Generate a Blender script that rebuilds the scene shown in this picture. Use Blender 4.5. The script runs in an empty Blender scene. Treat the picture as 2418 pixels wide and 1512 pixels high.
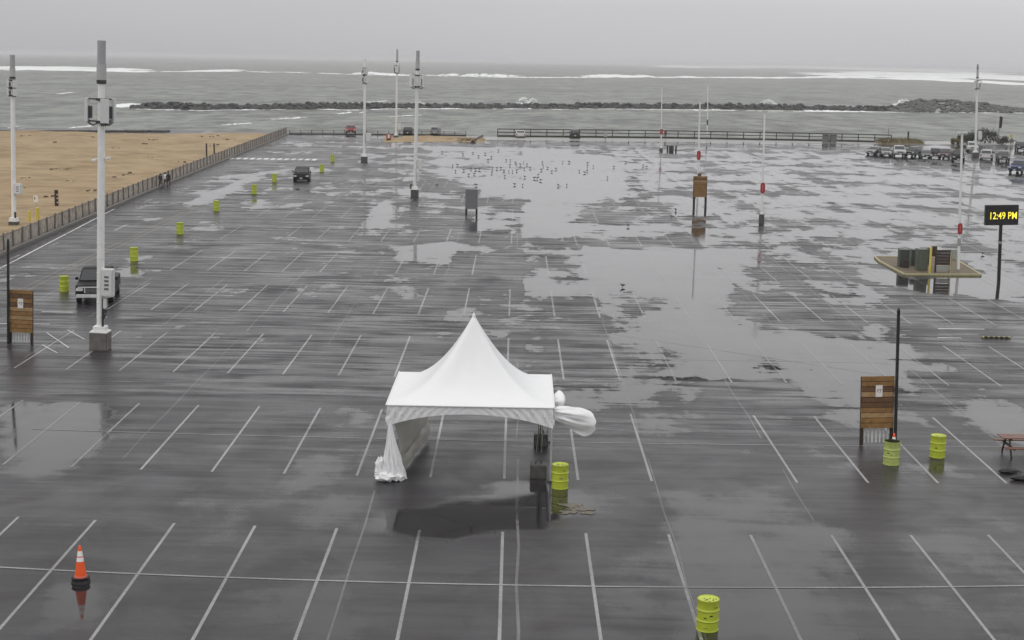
import bpy, bmesh, math, random
import numpy as np
from mathutils import Vector, Matrix, noise as mnoise

random.seed(7)
RNG = np.random.default_rng(7)
S = bpy.context.scene
COL = S.collection
R = math.radians

# ------------------------------------------------------------------ camera
CX, CY, FP = 1209.0, 756.0, 3602.0
YAW, PITCH, ROLL, CAMH = R(-.2398), R(9.6453), R(1.0086), 15.452


def axes(yaw, pitch, roll):
    f = np.array([math.sin(yaw) * math.cos(pitch), math.cos(yaw) * math.cos(pitch), -math.sin(pitch)])
    r = np.array([math.cos(yaw), -math.sin(yaw), 0.0])
    u = np.cross(r, f)
    return r * math.cos(roll) + u * math.sin(roll), -r * math.sin(roll) + u * math.cos(roll), f


AR, AU, AF = axes(YAW, PITCH, ROLL)
cam = bpy.data.cameras.new('camera')
cam.sensor_width = 36.0
cam.lens = FP / 2418.0 * 36.0
cam.clip_start = 0.5
cam.clip_end = 60000.0
camo = bpy.data.objects.new('camera', cam)
COL.objects.link(camo)
M = Matrix.Identity(4)
for i in range(3):
    M[i][0], M[i][1], M[i][2] = AR[i], AU[i], -AF[i]
M[2][3] = CAMH
camo.matrix_world = M
S.camera = camo

# ------------------------------------------------------------------ world
W = bpy.data.worlds.new('World')
S.world = W
W.use_nodes = True
SUN_EL, SUN_AZ = R(52), R(-60)


def world_nodes():
    nt = W.node_tree
    nt.nodes.clear()
    N = nt.nodes.new
    L = nt.links.new
    out = N('ShaderNodeOutputWorld')
    bg = N('ShaderNodeBackground')
    sky = N('ShaderNodeTexSky')
    sky.sky_type = 'NISHITA'
    sky.sun_disc = False
    sky.sun_elevation = SUN_EL
    sky.sun_rotation = SUN_AZ
    hs = N('ShaderNodeHueSaturation')
    hs.inputs['Saturation'].default_value = 0.12
    L(sky.outputs[0], hs.inputs['Color'])
    geo = N('ShaderNodeTexCoord')
    sep = N('ShaderNodeSeparateXYZ')
    L(geo.outputs['Generated'], sep.inputs[0])
    # overcast deck: darker towards the horizon, brighter overhead
    ramp = N('ShaderNodeValToRGB')
    e = ramp.color_ramp.elements
    e[0].position = 0.0
    e[0].color = (.535, .533, .552, 1)
    e[1].position = 1.0
    e[1].color = (1.2, 1.2, 1.2, 1)
    for p, c in ((.035, (.59, .588, .608)), (.075, (.74, .74, .755)), (.22, (.88, .88, .89)), (.5, (1.0, 1.0, 1.0))):
        q = ramp.color_ramp.elements.new(p)
        q.color = (*c, 1)
    mx0 = N('ShaderNodeMath')
    mx0.operation = 'MAXIMUM'
    mx0.inputs[1].default_value = 0.0
    L(sep.outputs['Z'], mx0.inputs[0])
    L(mx0.outputs[0], ramp.inputs[0])
    # soft cloud mottling and a brighter eastern half
    no = N('ShaderNodeTexNoise')
    no.inputs['Scale'].default_value = 1.6
    no.inputs['Detail'].default_value = 4
    mp = N('ShaderNodeMapping')
    mp.inputs['Scale'].default_value = (1, 1, 4.0)
    L(geo.outputs['Generated'], mp.inputs[0])
    L(mp.outputs[0], no.inputs['Vector'])
    a = N('ShaderNodeMapRange')
    a.inputs['From Min'].default_value = .3
    a.inputs['From Max'].default_value = .7
    a.inputs['To Min'].default_value = .93
    a.inputs['To Max'].default_value = 1.07
    L(no.outputs['Fac'], a.inputs['Value'])
    b = N('ShaderNodeMapRange')
    b.inputs['From Min'].default_value = -.45
    b.inputs['From Max'].default_value = .45
    b.inputs['To Min'].default_value = .82
    b.inputs['To Max'].default_value = 1.08
    L(sep.outputs['X'], b.inputs['Value'])
    mul = N('ShaderNodeMath')
    mul.operation = 'MULTIPLY'
    L(a.outputs[0], mul.inputs[0])
    L(b.outputs[0], mul.inputs[1])
    mul2 = N('ShaderNodeMath')
    mul2.operation = 'MULTIPLY'
    mul2.inputs[1].default_value = 10.0
    L(mul.outputs[0], mul2.inputs[0])
    vm = N('ShaderNodeVectorMath')
    vm.operation = 'SCALE'
    L(ramp.outputs[0], vm.inputs[0])
    L(mul2.outputs[0], vm.inputs['Scale'])
    mix = N('ShaderNodeMix')
    mix.data_type = 'RGBA'
    mix.inputs['Factor'].default_value = 0.94
    L(hs.outputs[0], mix.inputs['A'])
    L(vm.outputs[0], mix.inputs['B'])
    L(mix.outputs['Result'], bg.inputs['Color'])
    bg.inputs['Strength'].default_value = 0.1
    L(bg.outputs[0], out.inputs['Surface'])


world_nodes()
sun = bpy.data.lights.new('sun', 'SUN')
sun.energy = 0.8
sun.angle = R(40)
sun.color = (1, .97, .93)
suno = bpy.data.objects.new('sun', sun)
COL.objects.link(suno)
d = Vector((math.sin(SUN_AZ) * math.cos(SUN_EL), -math.cos(SUN_AZ) * math.cos(SUN_EL), math.sin(SUN_EL)))
suno.rotation_euler = d.to_track_quat('Z', 'Y').to_euler()
suno.location = (0, 0, 60)
S.view_settings.view_transform = 'Standard'
S.view_settings.look = 'None'
S.view_settings.exposure = 0.0
S.view_settings.gamma = 1.0
S.view_settings.use_curve_mapping = False
S.render.engine = 'CYCLES'
S.cycles.max_bounces = 6
S.cycles.use_denoising = True
S.cycles.volume_bounces = 0

# ------------------------------------------------------------------ photograph -> ground


def G(u, v, z=0.0):
    d = AF + AR * (u - CX) / FP - AU * (v - CY) / FP
    t = (z - CAMH) / d[2]
    return Vector((d[0] * t, d[1] * t, z))


def PX(x, y, z=0.0):
    dx, dy, dz = x, y, z - CAMH
    Z = dx * AF[0] + dy * AF[1] + dz * AF[2]
    return (CX + FP * (dx * AR[0] + dy * AR[1] + dz * AR[2]) / Z,
            CY - FP * (dx * AU[0] + dy * AU[1] + dz * AU[2]) / Z)


def PPM(p):
    return FP / (p[0] * AF[0] + p[1] * AF[1] + (p[2] - CAMH) * AF[2])


def top_at(p, u, v):
    """x offset and height of picture point (u, v) in the upright plane through p that faces the camera"""
    d = AF + AR * (u - CX) / FP - AU * (v - CY) / FP
    t = p[1] / d[1]
    return d[0] * t - p[0], CAMH + d[2] * t - p[2]


TR, TU, TF = axes(R(-.0109), R(9.7662), R(1.04674))


def T(X, Y):
    """surveyed lot coordinates -> scene ground"""
    d = np.array([X, Y, -15.3672])
    z = d @ TF
    a, b = (d @ TR) / z, -(d @ TU) / z
    s = 1 - .263 * (a * a + b * b)
    return G(CX + FP * a * s, CY + FP * b * s)


HOR = [(0, 137), (400, 130), (900, 129), (1320, 136), (1600, 147), (2000, 165), (2418, 186)]


def sea_v(u, v):
    hp = float(np.interp(u, [h[0] for h in HOR], [h[1] for h in HOR]))
    hm = 122.5 + u / 2418 * 42.5 + 6
    return v + (hm - hp) * max(0.0, (330 - v) / (330 - hp))


SEA_Z = -2.5


def GS(u, v, z=SEA_Z):
    return G(u, sea_v(u, v), z)


# ------------------------------------------------------------------ objects
def tag(o, label=None, cat=None, group=None, kind=None):
    if label: o['label'] = label
    if cat: o['category'] = cat
    if group: o['group'] = group
    if kind: o['kind'] = kind
    return o


def thing(name, loc, label, cat, group=None, rz=0.0, ry=0.0):
    o = bpy.data.objects.new(name, None)
    o.empty_display_size = .3
    COL.objects.link(o)
    o.location = loc
    o.rotation_euler = (0, ry, rz)
    return tag(o, label, cat, group)


class MB:
    def __init__(s):
        s.v = []
        s.f = []
        s.sm = []

    def add(s, vs, fs, smooth=False):
        n = len(s.v)
        s.v.extend([tuple(p) for p in vs])
        for f in fs:
            s.f.append([i + n for i in f])
            s.sm.append(smooth)
        return s

    def box(s, cx, cy, cz, sx, sy, sz, rot=None, taper=1.0):
        """centre, full size"""
        vs = []
        for dz in (-.5, .5):
            k = taper if dz > 0 else 1.0
            for dx, dy in ((-.5, -.5), (.5, -.5), (.5, .5), (-.5, .5)):
                p = Vector((dx * sx * k, dy * sy * k, dz * sz))
                if rot is not None: p = rot @ p
                vs.append((p.x + cx, p.y + cy, p.z + cz))
        return s.add(vs, [(3, 2, 1, 0), (4, 5, 6, 7), (0, 1, 5, 4), (1, 2, 6, 5), (2, 3, 7, 6), (3, 0, 4, 7)])

    def tube(s, p0, p1, r0, r1=None, n=12, cap=True, smooth=True):
        r1 = r0 if r1 is None else r1
        p0, p1 = Vector(p0), Vector(p1)
        q = (p1 - p0).to_track_quat('Z', 'Y')
        vs = []
        for p, r in ((p0, r0), (p1, r1)):
            for k in range(n):
                a = 2 * math.pi * k / n
                vs.append(p + q @ Vector((r * math.cos(a), r * math.sin(a), 0)))
        s.add(vs, [(k, (k + 1) % n, n + (k + 1) % n, n + k) for k in range(n)], smooth)
        if cap:
            s.add(vs, [list(range(n))[::-1], list(range(n, 2 * n))])
        return s

    def path(s, pts, r, n=8):
        for a, b in zip(pts[:-1], pts[1:]): s.tube(a, b, r, r, n)
        return s

    def lathe(s, prof, n=24, cx=0, cy=0, cap=True, smooth=True):
        vs = []
        for r, z in prof:
            for k in range(n):
                a = 2 * math.pi * k / n
                vs.append((cx + r * math.cos(a), cy + r * math.sin(a), z))
        fs = []
        for i in range(len(prof) - 1):
            for k in range(n):
                fs.append((i * n + k, i * n + (k + 1) % n, (i + 1) * n + (k + 1) % n, (i + 1) * n + k))
        s.add(vs, fs, smooth)
        if cap:
            m = (len(prof) - 1) * n
            s.add(vs, [list(range(n))[::-1], [m + k for k in range(n)]])
        return s

    def grid(s, P, smooth=True, closed=False):
        nu, nv = len(P), len(P[0])
        vs = [p for row in P for p in row]
        fs = []
        for i in range(nu - 1):
            for j in range(nv - 1 if not closed else nv):
                fs.append((i * nv + j, i * nv + (j + 1) % nv, (i + 1) * nv + (j + 1) % nv, (i + 1) * nv + j))
        return s.add(vs, fs, smooth)

    def prism(s, pts, y0, y1, inset=None):
        """polygon in x,z extruded along y"""
        n = len(pts)
        vs = [(x, y0, z) for x, z in pts] + [(x, y1, z) for x, z in pts]
        return s.add(vs, [list(range(n)), list(range(n, 2 * n))[::-1]] +
                     [(k + n, (k + 1) % n + n, (k + 1) % n, k) for k in range(n)])

    def mesh(s, name, mat):
        me = bpy.data.meshes.new(name)
        me.from_pydata(s.v, [], s.f)
        me.polygons.foreach_set('use_smooth', s.sm)
        me.materials.append(mat)
        me.update()
        return me

    def build(s, name, mat, parent=None, loc=(0, 0, 0), bevel=0.0, fix=True):
        me = s.mesh(name, mat)
        if fix or bevel:
            bm = bmesh.new()
            bm.from_mesh(me)
            bmesh.ops.remove_doubles(bm, verts=bm.verts, dist=1e-5)
            bmesh.ops.recalc_face_normals(bm, faces=bm.faces)
            if bevel:
                es = [e for e in bm.edges if len(e.link_faces) == 2 and e.calc_face_angle(0) > .5]
                bmesh.ops.bevel(bm, geom=es, offset=bevel, segments=2, affect='EDGES', clamp_overlap=True)
            bm.to_mesh(me)
            bm.free()
            me.set_sharp_from_angle(angle=R(42))
        o = bpy.data.objects.new(name, me)
        COL.objects.link(o)
        o.location = loc
        if parent: o.parent = parent
        return o


def children(o):
    return [c for c in bpy.data.objects if c.parent == o]


def copy_tree(o, parent=None):
    c = o.copy()
    COL.objects.link(c)
    c.parent = parent
    for ch in children(o): copy_tree(ch, c)
    return c


# ------------------------------------------------------------------ materials
def mat(name, color, rough=.5, metal=0.0, var=.12, scale=6.0, bump=0.0, bscale=40.0, spec=.5, emit=None, coat=0.0,
        trans=0.0, dirt=0.0, dirtcol=(.12, .1, .08)):
    m = bpy.data.materials.new(name)
    m.use_nodes = True
    nt = m.node_tree
    P = nt.nodes['Principled BSDF']
    N, L = nt.nodes.new, nt.links.new
    P.inputs['Roughness'].default_value = rough
    P.inputs['Metallic'].default_value = metal
    P.inputs['Specular IOR Level'].default_value = spec
    P.inputs['Coat Weight'].default_value = coat
    P.inputs['Coat Roughness'].default_value = .08
    tc = N('ShaderNodeTexCoord')
    no = N('ShaderNodeTexNoise')
    no.inputs['Scale'].default_value = scale
    no.inputs['Detail'].default_value = 5
    L(tc.outputs['Object'], no.inputs['Vector'])
    rp = N('ShaderNodeValToRGB')
    c = color
    rp.color_ramp.elements[0].position = .3
    rp.color_ramp.elements[1].position = .7
    rp.color_ramp.elements[0].color = (c[0] * (1 - var), c[1] * (1 - var), c[2] * (1 - var), 1)
    rp.color_ramp.elements[1].color = (min(1, c[0] * (1 + var)), min(1, c[1] * (1 + var)), min(1, c[2] * (1 + var)), 1)
    L(no.outputs['Fac'], rp.inputs[0])
    src = rp.outputs[0]
    if dirt:
        n2 = N('ShaderNodeTexNoise')
        n2.inputs['Scale'].default_value = scale * .7
        n2.inputs['Detail'].default_value = 8
        n2.inputs['Roughness'].default_value = .7
        mpg = N('ShaderNodeMapping')
        mpg.inputs['Scale'].default_value = (1, 1, .35)
        L(tc.outputs['Object'], mpg.inputs[0])
        L(mpg.outputs[0], n2.inputs['Vector'])
        r2 = N('ShaderNodeValToRGB')
        r2.color_ramp.elements[0].position = .52
        r2.color_ramp.elements[1].position = .72
        r2.color_ramp.elements[1].color = (dirt, dirt, dirt, 1)
        L(n2.outputs['Fac'], r2.inputs[0])
        mx = N('ShaderNodeMix')
        mx.data_type = 'RGBA'
        L(r2.outputs[0], mx.inputs['Factor'])
        L(src, mx.inputs['A'])
        mx.inputs['B'].default_value = (*dirtcol, 1)
        src = mx.outputs['Result']
    L(src, P.inputs['Base Color'])
    if bump:
        nb = N('ShaderNodeTexNoise')
        nb.inputs['Scale'].default_value = bscale
        nb.inputs['Detail'].default_value = 4
        L(tc.outputs['Object'], nb.inputs['Vector'])
        b = N('ShaderNodeBump')
        b.inputs['Strength'].default_value = bump
        b.inputs['Distance'].default_value = .02
        L(nb.outputs['Fac'], b.inputs['Height'])
        L(b.outputs[0], P.inputs['Normal'])
    if emit:
        P.inputs['Emission Color'].default_value = (*emit[0], 1)
        P.inputs['Emission Strength'].default_value = emit[1]
    if trans:
        out = nt.nodes['Material Output']
        tr = N('ShaderNodeBsdfTranslucent')
        L(src, tr.inputs['Color'])
        ms = N('ShaderNodeMixShader')
        ms.inputs[0].default_value = trans
        L(P.outputs[0], ms.inputs[1])
        L(tr.outputs[0], ms.inputs[2])
        L(ms.outputs[0], out.inputs['Surface'])
    return m


MT = dict(
    white_pole=mat('white painted steel', (.74, .74, .73), .4, var=.04, scale=3, dirt=.35, dirtcol=(.45, .43, .4)),
    grey_can=mat('grey radome', (.33, .33, .345), .5, var=.05),
    grey_low=mat('light grey radome', (.40, .40, .40), .5, var=.05),
    dark_metal=mat('dark bracket metal', (.03, .03, .032), .5),
    black_post=mat('black painted post', (.012, .012, .013), .45),
    box_grey=mat('pale grey cabinet', (.58, .58, .57), .45, var=.04, dirt=.25, dirtcol=(.3, .29, .27)),
    slot=mat('dark vent slot', (.12, .12, .12), .6),
    antenna=mat('antenna panel', (.62, .62, .62), .45, var=.04),
    concrete=mat('wet concrete', (.13, .12, .112), .55, var=.25, scale=3, bump=.3, dirt=.5, dirtcol=(.08, .07, .06)),
    concrete_dark=mat('dark wet concrete', (.075, .072, .068), .5, var=.3, scale=4, bump=.3, dirt=.4, dirtcol=(.04, .04, .035)),
    drum=mat('lime drum paint', (.43, .50, .04), .38, var=.07, scale=4, dirt=.35, dirtcol=(.2, .22, .03)),
    drum_pale=mat('faded lime drum paint', (.40, .47, .13), .45, var=.1, scale=4, dirt=.5, dirtcol=(.2, .23, .08)),
    drum_scuff=mat('scuffed drum paint', (.22, .21, .10), .6, var=.4, scale=20),
    drum_in=mat('drum inside', (.03, .035, .01), .8),
    orange=mat('cone orange', (.80, .10, .012), .45, var=.05),
    reflective=mat('white reflective band', (.8, .79, .78), .35, var=.03),
    rubber=mat('black rubber', (.011, .011, .012), .6),
    paint_black=mat('black car paint', (.006, .006, .007), .42, spec=.15),
    paint_charcoal=mat('charcoal car paint', (.022, .023, .026), .3, spec=.35, coat=.15),
    paint_red=mat('red car paint', (.32, .025, .022), .3, coat=.4),
    paint_white=mat('white car paint', (.50, .50, .50), .35, coat=.3),
    paint_silver=mat('silver car paint', (.20, .21, .22), .3, metal=.4, coat=.5),
    paint_green=mat('dark green car paint', (.035, .05, .045), .28, coat=.2),
    paint_greygreen=mat('grey green car paint', (.06, .075, .072), .3, coat=.2),
    paint_brown=mat('dark brown car paint', (.045, .028, .028), .28, coat=.2),
    paint_maroon=mat('dark maroon car paint', (.06, .035, .04), .28, coat=.2),
    paint_grey=mat('grey car paint', (.075, .072, .077), .3, coat=.2),
    paint_blue=mat('blue car paint', (.03, .045, .14), .28, coat=.2),
    glass=mat('dark car glass', (.016, .018, .02), .07, spec=.8),
    chrome=mat('chrome', (.66, .66, .67), .25, metal=.25, var=.05),  # mostly non-metal pale coat; bright reflection put into the base colour
    lamp=mat('headlamp lens', (.62, .62, .60), .12, var=.04),
    tail=mat('tail lamp lens', (.25, .012, .01), .2),
    plate=mat('number plate', (.62, .62, .6), .4),
    rim=mat('wheel rim', (.28, .28, .29), .35, metal=.6),
    wood=mat('cedar board', (.25, .135, .042), .55, var=.28, scale=5, bump=.3, bscale=12, dirt=.55, dirtcol=(.10, .055, .02)),
    wood_pale=mat('pale cedar board', (.34, .215, .10), .55, var=.25, scale=5, bump=.3, bscale=12, dirt=.4, dirtcol=(.15, .08, .03)),
    wood_dark=mat('dark wet board', (.13, .065, .028), .5, var=.3, scale=5, bump=.3, bscale=12, dirt=.4, dirtcol=(.05, .03, .015)),
    table_wood=mat('wet red brown plank', (.15, .068, .045), .45, var=.3, scale=4, bump=.3, bscale=12, dirt=.4, dirtcol=(.05, .025, .02)),
    post_brown=mat('brown timber post', (.03, .015, .009), .6, var=.3),
    pvc=mat('white plastic slat', (.62, .62, .61), .5, dirt=.3, dirtcol=(.3, .29, .26)),
    paper=mat('notice', (.72, .69, .66), .5, var=.03),
    ink=mat('notice ink', (.10, .095, .10), .6),
    sign_red=mat('red sign', (.34, .022, .03), .45),
    sign_grey=mat('grey sheet metal', (.155, .155, .162), .5, var=.06),
    screen=mat('unlit screen face', (.012, .010, .010), .4),
    led=mat('yellow led', (.3, .26, .02), .5, emit=((1.0, .82, .07), 1.15)),
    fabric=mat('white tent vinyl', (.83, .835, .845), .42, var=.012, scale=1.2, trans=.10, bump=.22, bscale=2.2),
    fabric_shaded=mat('tent vinyl darkened for shade', (.44, .43, .38), .5, var=.05, scale=2.0, trans=.0, bump=.25, bscale=5),  # same white vinyl as the canopy, with interior shade put into its colour
    alloy=mat('aluminium tube', (.52, .52, .52), .35, metal=.5),
    strap=mat('ratchet strap', (.45, .44, .38), .7),
    yellow=mat('yellow paint', (.56, .46, .07), .5, dirt=.3, dirtcol=(.3, .25, .08)),
    kerb_yellow=mat('worn yellow kerb paint', (.42, .39, .22), .55, var=.15, dirt=.35, dirtcol=(.35, .32, .2)),
    soil=mat('wet soil', (.115, .085, .05), .7, var=.35, scale=2.5, bump=.6, bscale=15),
    cab_green=mat('green cabinet', (.05, .062, .05), .5, var=.15, dirt=.35, dirtcol=(.09, .085, .07)),
    cab_light=mat('grey green cabinet', (.095, .11, .085), .5, var=.15, dirt=.35, dirtcol=(.06, .06, .05)),
    rack_brown=mat('brown timber rack', (.042, .025, .022), .55, var=.3),
    galvan=mat('pale galvanised box', (.32, .33, .31), .5),
    fence_wood=mat('weathered fence slat', (.33, .30, .265), .8, var=.4, scale=2.0),
    fence_post=mat('dark fence post', (.16, .14, .12), .8, var=.3),
    rail=mat('dark wet timber rail', (.032, .029, .025), .65, var=.3),
    skin=mat('skin', (.30, .18, .13), .6),
    cloth_black=mat('black jacket', (.015, .015, .018), .8),
    cloth_white=mat('white jacket', (.62, .62, .63), .8),
    cloth_red=mat('dark red coat', (.12, .02, .022), .8),
    cloth_navy=mat('dark trousers', (.025, .026, .035), .8),
    cloth_brown=mat('brown trousers', (.06, .04, .03), .8),
    hair=mat('dark hair', (.02, .014, .01), .7),
    gull=mat('gull body darkened as backlit', (.11, .11, .115), .8, var=.35, scale=8),  # pale bird coloured dark: backlit shade put into the body colour
    gull_dark=mat('gull wing', (.03, .03, .032), .8, var=.3, scale=8),
    leaf=mat('dark shrub leaf', (.032, .042, .018), .7, var=.4, scale=1.2),
    leaf_dry=mat('dune grass blade', (.15, .125, .05), .8, var=.4, scale=1.0),
    bark=mat('twig', (.05, .035, .025), .8),
    rock=mat('wet armour rock', (.028, .028, .027), .6, var=.45, scale=.9, bump=.4, bscale=3),
    rock_pale=mat('granite armour rock', (.085, .084, .081), .7, var=.45, scale=.8, bump=.4, bscale=3),
    foam=mat('sea foam', (.80, .81, .81), .8, var=.06, scale=1.0),
    drift=mat('driftwood', (.09, .065, .04), .8, var=.4),
    net=mat('orange barrier plastic', (.5, .12, .09), .6),
)


def ground_mat(name, paint=None):
    """wet asphalt: film of water over dark aggregate, standing water where the 'wet' level is high"""
    m = bpy.data.materials.new(name)
    m.use_nodes = True
    nt = m.node_tree
    N, L = nt.nodes.new, nt.links.new
    P = nt.nodes['Principled BSDF']
    tc = N('ShaderNodeTexCoord')
    at = N('ShaderNodeAttribute')
    at.attribute_name = 'wet'

    def noise(scale, detail, sc=(1, 1, 1), rough=.5, rot=0.0, dist=0.0):
        mp = N('ShaderNodeMapping')
        mp.inputs['Scale'].default_value = sc
        mp.inputs['Rotation'].default_value = (0, 0, rot)
        L(tc.outputs['Object'], mp.inputs[0])
        n = N('ShaderNodeTexNoise')
        n.inputs['Scale'].default_value = scale
        n.inputs['Detail'].default_value = detail
        n.inputs['Roughness'].default_value = rough
        n.inputs['Distortion'].default_value = dist
        L(mp.outputs[0], n.inputs['Vector'])
        return n.outputs['Fac']

    def mth(op, a, b=None, c=None):
        n = N('ShaderNodeMath')
        n.operation = op
        for i, x in enumerate((a, b, c)):
            if x is None: continue
            if isinstance(x, (int, float)): n.inputs[i].default_value = x
            else: L(x, n.inputs[i])
        return n.outputs[0]

    def rng(x, a, b, c, d, smooth=False):
        n = N('ShaderNodeMapRange')
        if smooth: n.interpolation_type = 'SMOOTHSTEP'
        L(x, n.inputs['Value'])
        for k, val in (('From Min', a), ('From Max', b), ('To Min', c), ('To Max', d)):
            n.inputs[k].default_value = val
        return n.outputs[0]

    big = noise(.12, 5, (1.0, .55, 1), .55, .12, .5)
    mid = noise(.36, 7, (1.0, .5, 1), .58, .1)
    streak = noise(1.0, 6, (.14, 1.0, 1), .64, .03, .55)
    thin = noise(1.0, 5, (.14, 2.3, 1), .64, -.02, .5)
    fine = noise(3.0, 4, (.3, 1.2, 1), .6)
    sepc = N('ShaderNodeSeparateXYZ')
    L(tc.outputs['Object'], sepc.inputs[0])
    smooth_lot = rng(sepc.outputs['Y'], 50, 76, 1, 0, True)      # newer, smoother surfacing in the first rows
    # sum of depth terms
    dep = mth('ADD', at.outputs['Fac'], mth('MULTIPLY', mth('SUBTRACT', big, .5), 1.15))
    dep = mth('ADD', dep, mth('MULTIPLY', mth('SUBTRACT', mid, .5), 1.0))
    dep = mth('ADD', dep, mth('MULTIPLY', mth('SUBTRACT', streak, .5), .50))
    dep = mth('ADD', dep, mth('MULTIPLY', mth('SUBTRACT', fine, .5), .10))
    small = noise(1.1, 6, (.75, .42, 1), .6, .1)
    dep = mth('ADD', dep, mth('MULTIPLY', mth('SUBTRACT', small, .5), mth('MULTIPLY', mth('SUBTRACT', 1.0, smooth_lot), .55)))
    dep = mth('ADD', dep, mth('MULTIPLY', mth('SUBTRACT', thin, .5), mth('MULTIPLY', mth('SUBTRACT', 1.0, smooth_lot), .34)))
    wid = mth('ADD', .045, mth('MULTIPLY', smooth_lot, .10))
    pn = N('ShaderNodeMapRange')
    pn.interpolation_type = 'SMOOTHSTEP'
    L(dep, pn.inputs['Value'])
    L(mth('SUBTRACT', .525, wid), pn.inputs['From Min'])
    L(mth('ADD', .525, wid), pn.inputs['From Max'])
    pool = pn.outputs[0]
    edge = mth('MULTIPLY', mth('MULTIPLY', rng(dep, .40, .49, 0, 1, True), mth('SUBTRACT', 1.0, pool)), mth('SUBTRACT', 1.0, mth('MULTIPLY', smooth_lot, .8)))
    film = rng(mth('ADD', mth('MULTIPLY', mth('ADD', mth('MULTIPLY', streak, .62), mth('MULTIPLY', thin, .38)), .8), mth('MULTIPLY', mid, .2)), .39, .61, 0, 1, True)
    gust = rng(noise(.10, 4, (.6, 1.3, 1), .55, .2, .5), .36, .60, .45, 1, True)
    film = mth('ADD', mth('MULTIPLY', film, gust), mth('MULTIPLY', mth('SUBTRACT', 1.0, gust), .34))
    calm = rng(noise(.3, 5, (1, 1, 1), .6, 0, .8), .3, .7, .30, .62, True)
    film = mth('ADD', mth('MULTIPLY', film, mth('SUBTRACT', 1.0, mth('MULTIPLY', smooth_lot, .8))), mth('MULTIPLY', calm, mth('MULTIPLY', smooth_lot, .8)))
    # colour
    grain = noise(9.0, 6, (1, 1, 1), .7)
    patch = noise(.07, 3, (1.6, .5, 1))
    cr = N('ShaderNodeValToRGB')
    cr.color_ramp.elements[0].position = .28
    cr.color_ramp.elements[1].position = .75
    cr.color_ramp.elements[0].color = (.020, .0182, .020, 1)
    cr.color_ramp.elements[1].color = (.046, .042, .0455, 1)
    L(mth('ADD', mth('MULTIPLY', grain, .5), mth('MULTIPLY', patch, .5)), cr.inputs[0])
    dk = N('ShaderNodeMix')
    dk.data_type = 'RGBA'
    dk.blend_type = 'MULTIPLY'
    src = cr.outputs[0]
    if paint:
        wear = N('ShaderNodeValToRGB')
        wear.color_ramp.elements[0].position = .36
        wear.color_ramp.elements[1].position = .58
        wear.color_ramp.elements[0].color = tuple(c * .45 for c in paint) + (1,)
        wear.color_ramp.elements[1].color = (*paint, 1)
        L(mth('ADD', mth('MULTIPLY', grain, .5), mth('MULTIPLY', mid, .5)), wear.inputs[0])
        src = wear.outputs[0]
    L(src, dk.inputs['A'])
    dk.inputs['B'].default_value = (.6, .6, .6, 1) if not paint else (.38, .38, .38, 1)
    L(mth('MAXIMUM', pool, mth('MULTIPLY', edge, .9)), dk.inputs['Factor'])
    L(dk.outputs['Result'], P.inputs['Base Color'])
    rg = mth('SUBTRACT', .48, mth('MULTIPLY', film, .32))
    rg = mth('ADD', rg, mth('MULTIPLY', edge, .04))
    rg = mth('ADD', mth('MULTIPLY', rg, mth('SUBTRACT', 1.0, pool)), mth('MULTIPLY', pool, rng(dep, .52, .85, .10, .035)))
    L(rg, P.inputs['Roughness'])
    sp = mth('ADD', mth('ADD', .035, mth('MULTIPLY', film, .44)), mth('MULTIPLY', edge, -.05))
    sp = mth('ADD', mth('MULTIPLY', sp, mth('SUBTRACT', 1.0, pool)), mth('MULTIPLY', pool, rng(dep, .52, .95, .40, .60)))
    L(sp, P.inputs['Specular IOR Level'])
    P.inputs['IOR'].default_value = 1.45
    bp = N('ShaderNodeBump')
    bp.inputs['Distance'].default_value = .012
    hb = noise(22.0, 3, (1, 1, 1), .6)
    L(mth('MULTIPLY', mth('SUBTRACT', 1.0, pool), .35), bp.inputs['Strength'])
    L(hb, bp.inputs['Height'])
    # faint wind ripple on the standing water
    rp = N('ShaderNodeBump')
    rp.inputs['Distance'].default_value = .01
    L(mth('MULTIPLY', pool, .10), rp.inputs['Strength'])
    L(noise(1.6, 3, (.7, 1.6, 1)), rp.inputs['Height'])
    L(bp.outputs[0], rp.inputs['Normal'])
    L(rp.outputs[0], P.inputs['Normal'])
    return m


MT['asphalt'] = ground_mat('wet asphalt')
MT['paint'] = ground_mat('white line paint', (.31, .305, .305))
MT['paint_bright'] = ground_mat('fresh white line paint', (.70, .70, .70))
MT['paint_tan'] = ground_mat('faded yellow line paint', (.22, .185, .12))
MT['seam'] = ground_mat('paving joint', (.15, .145, .15))


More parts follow.
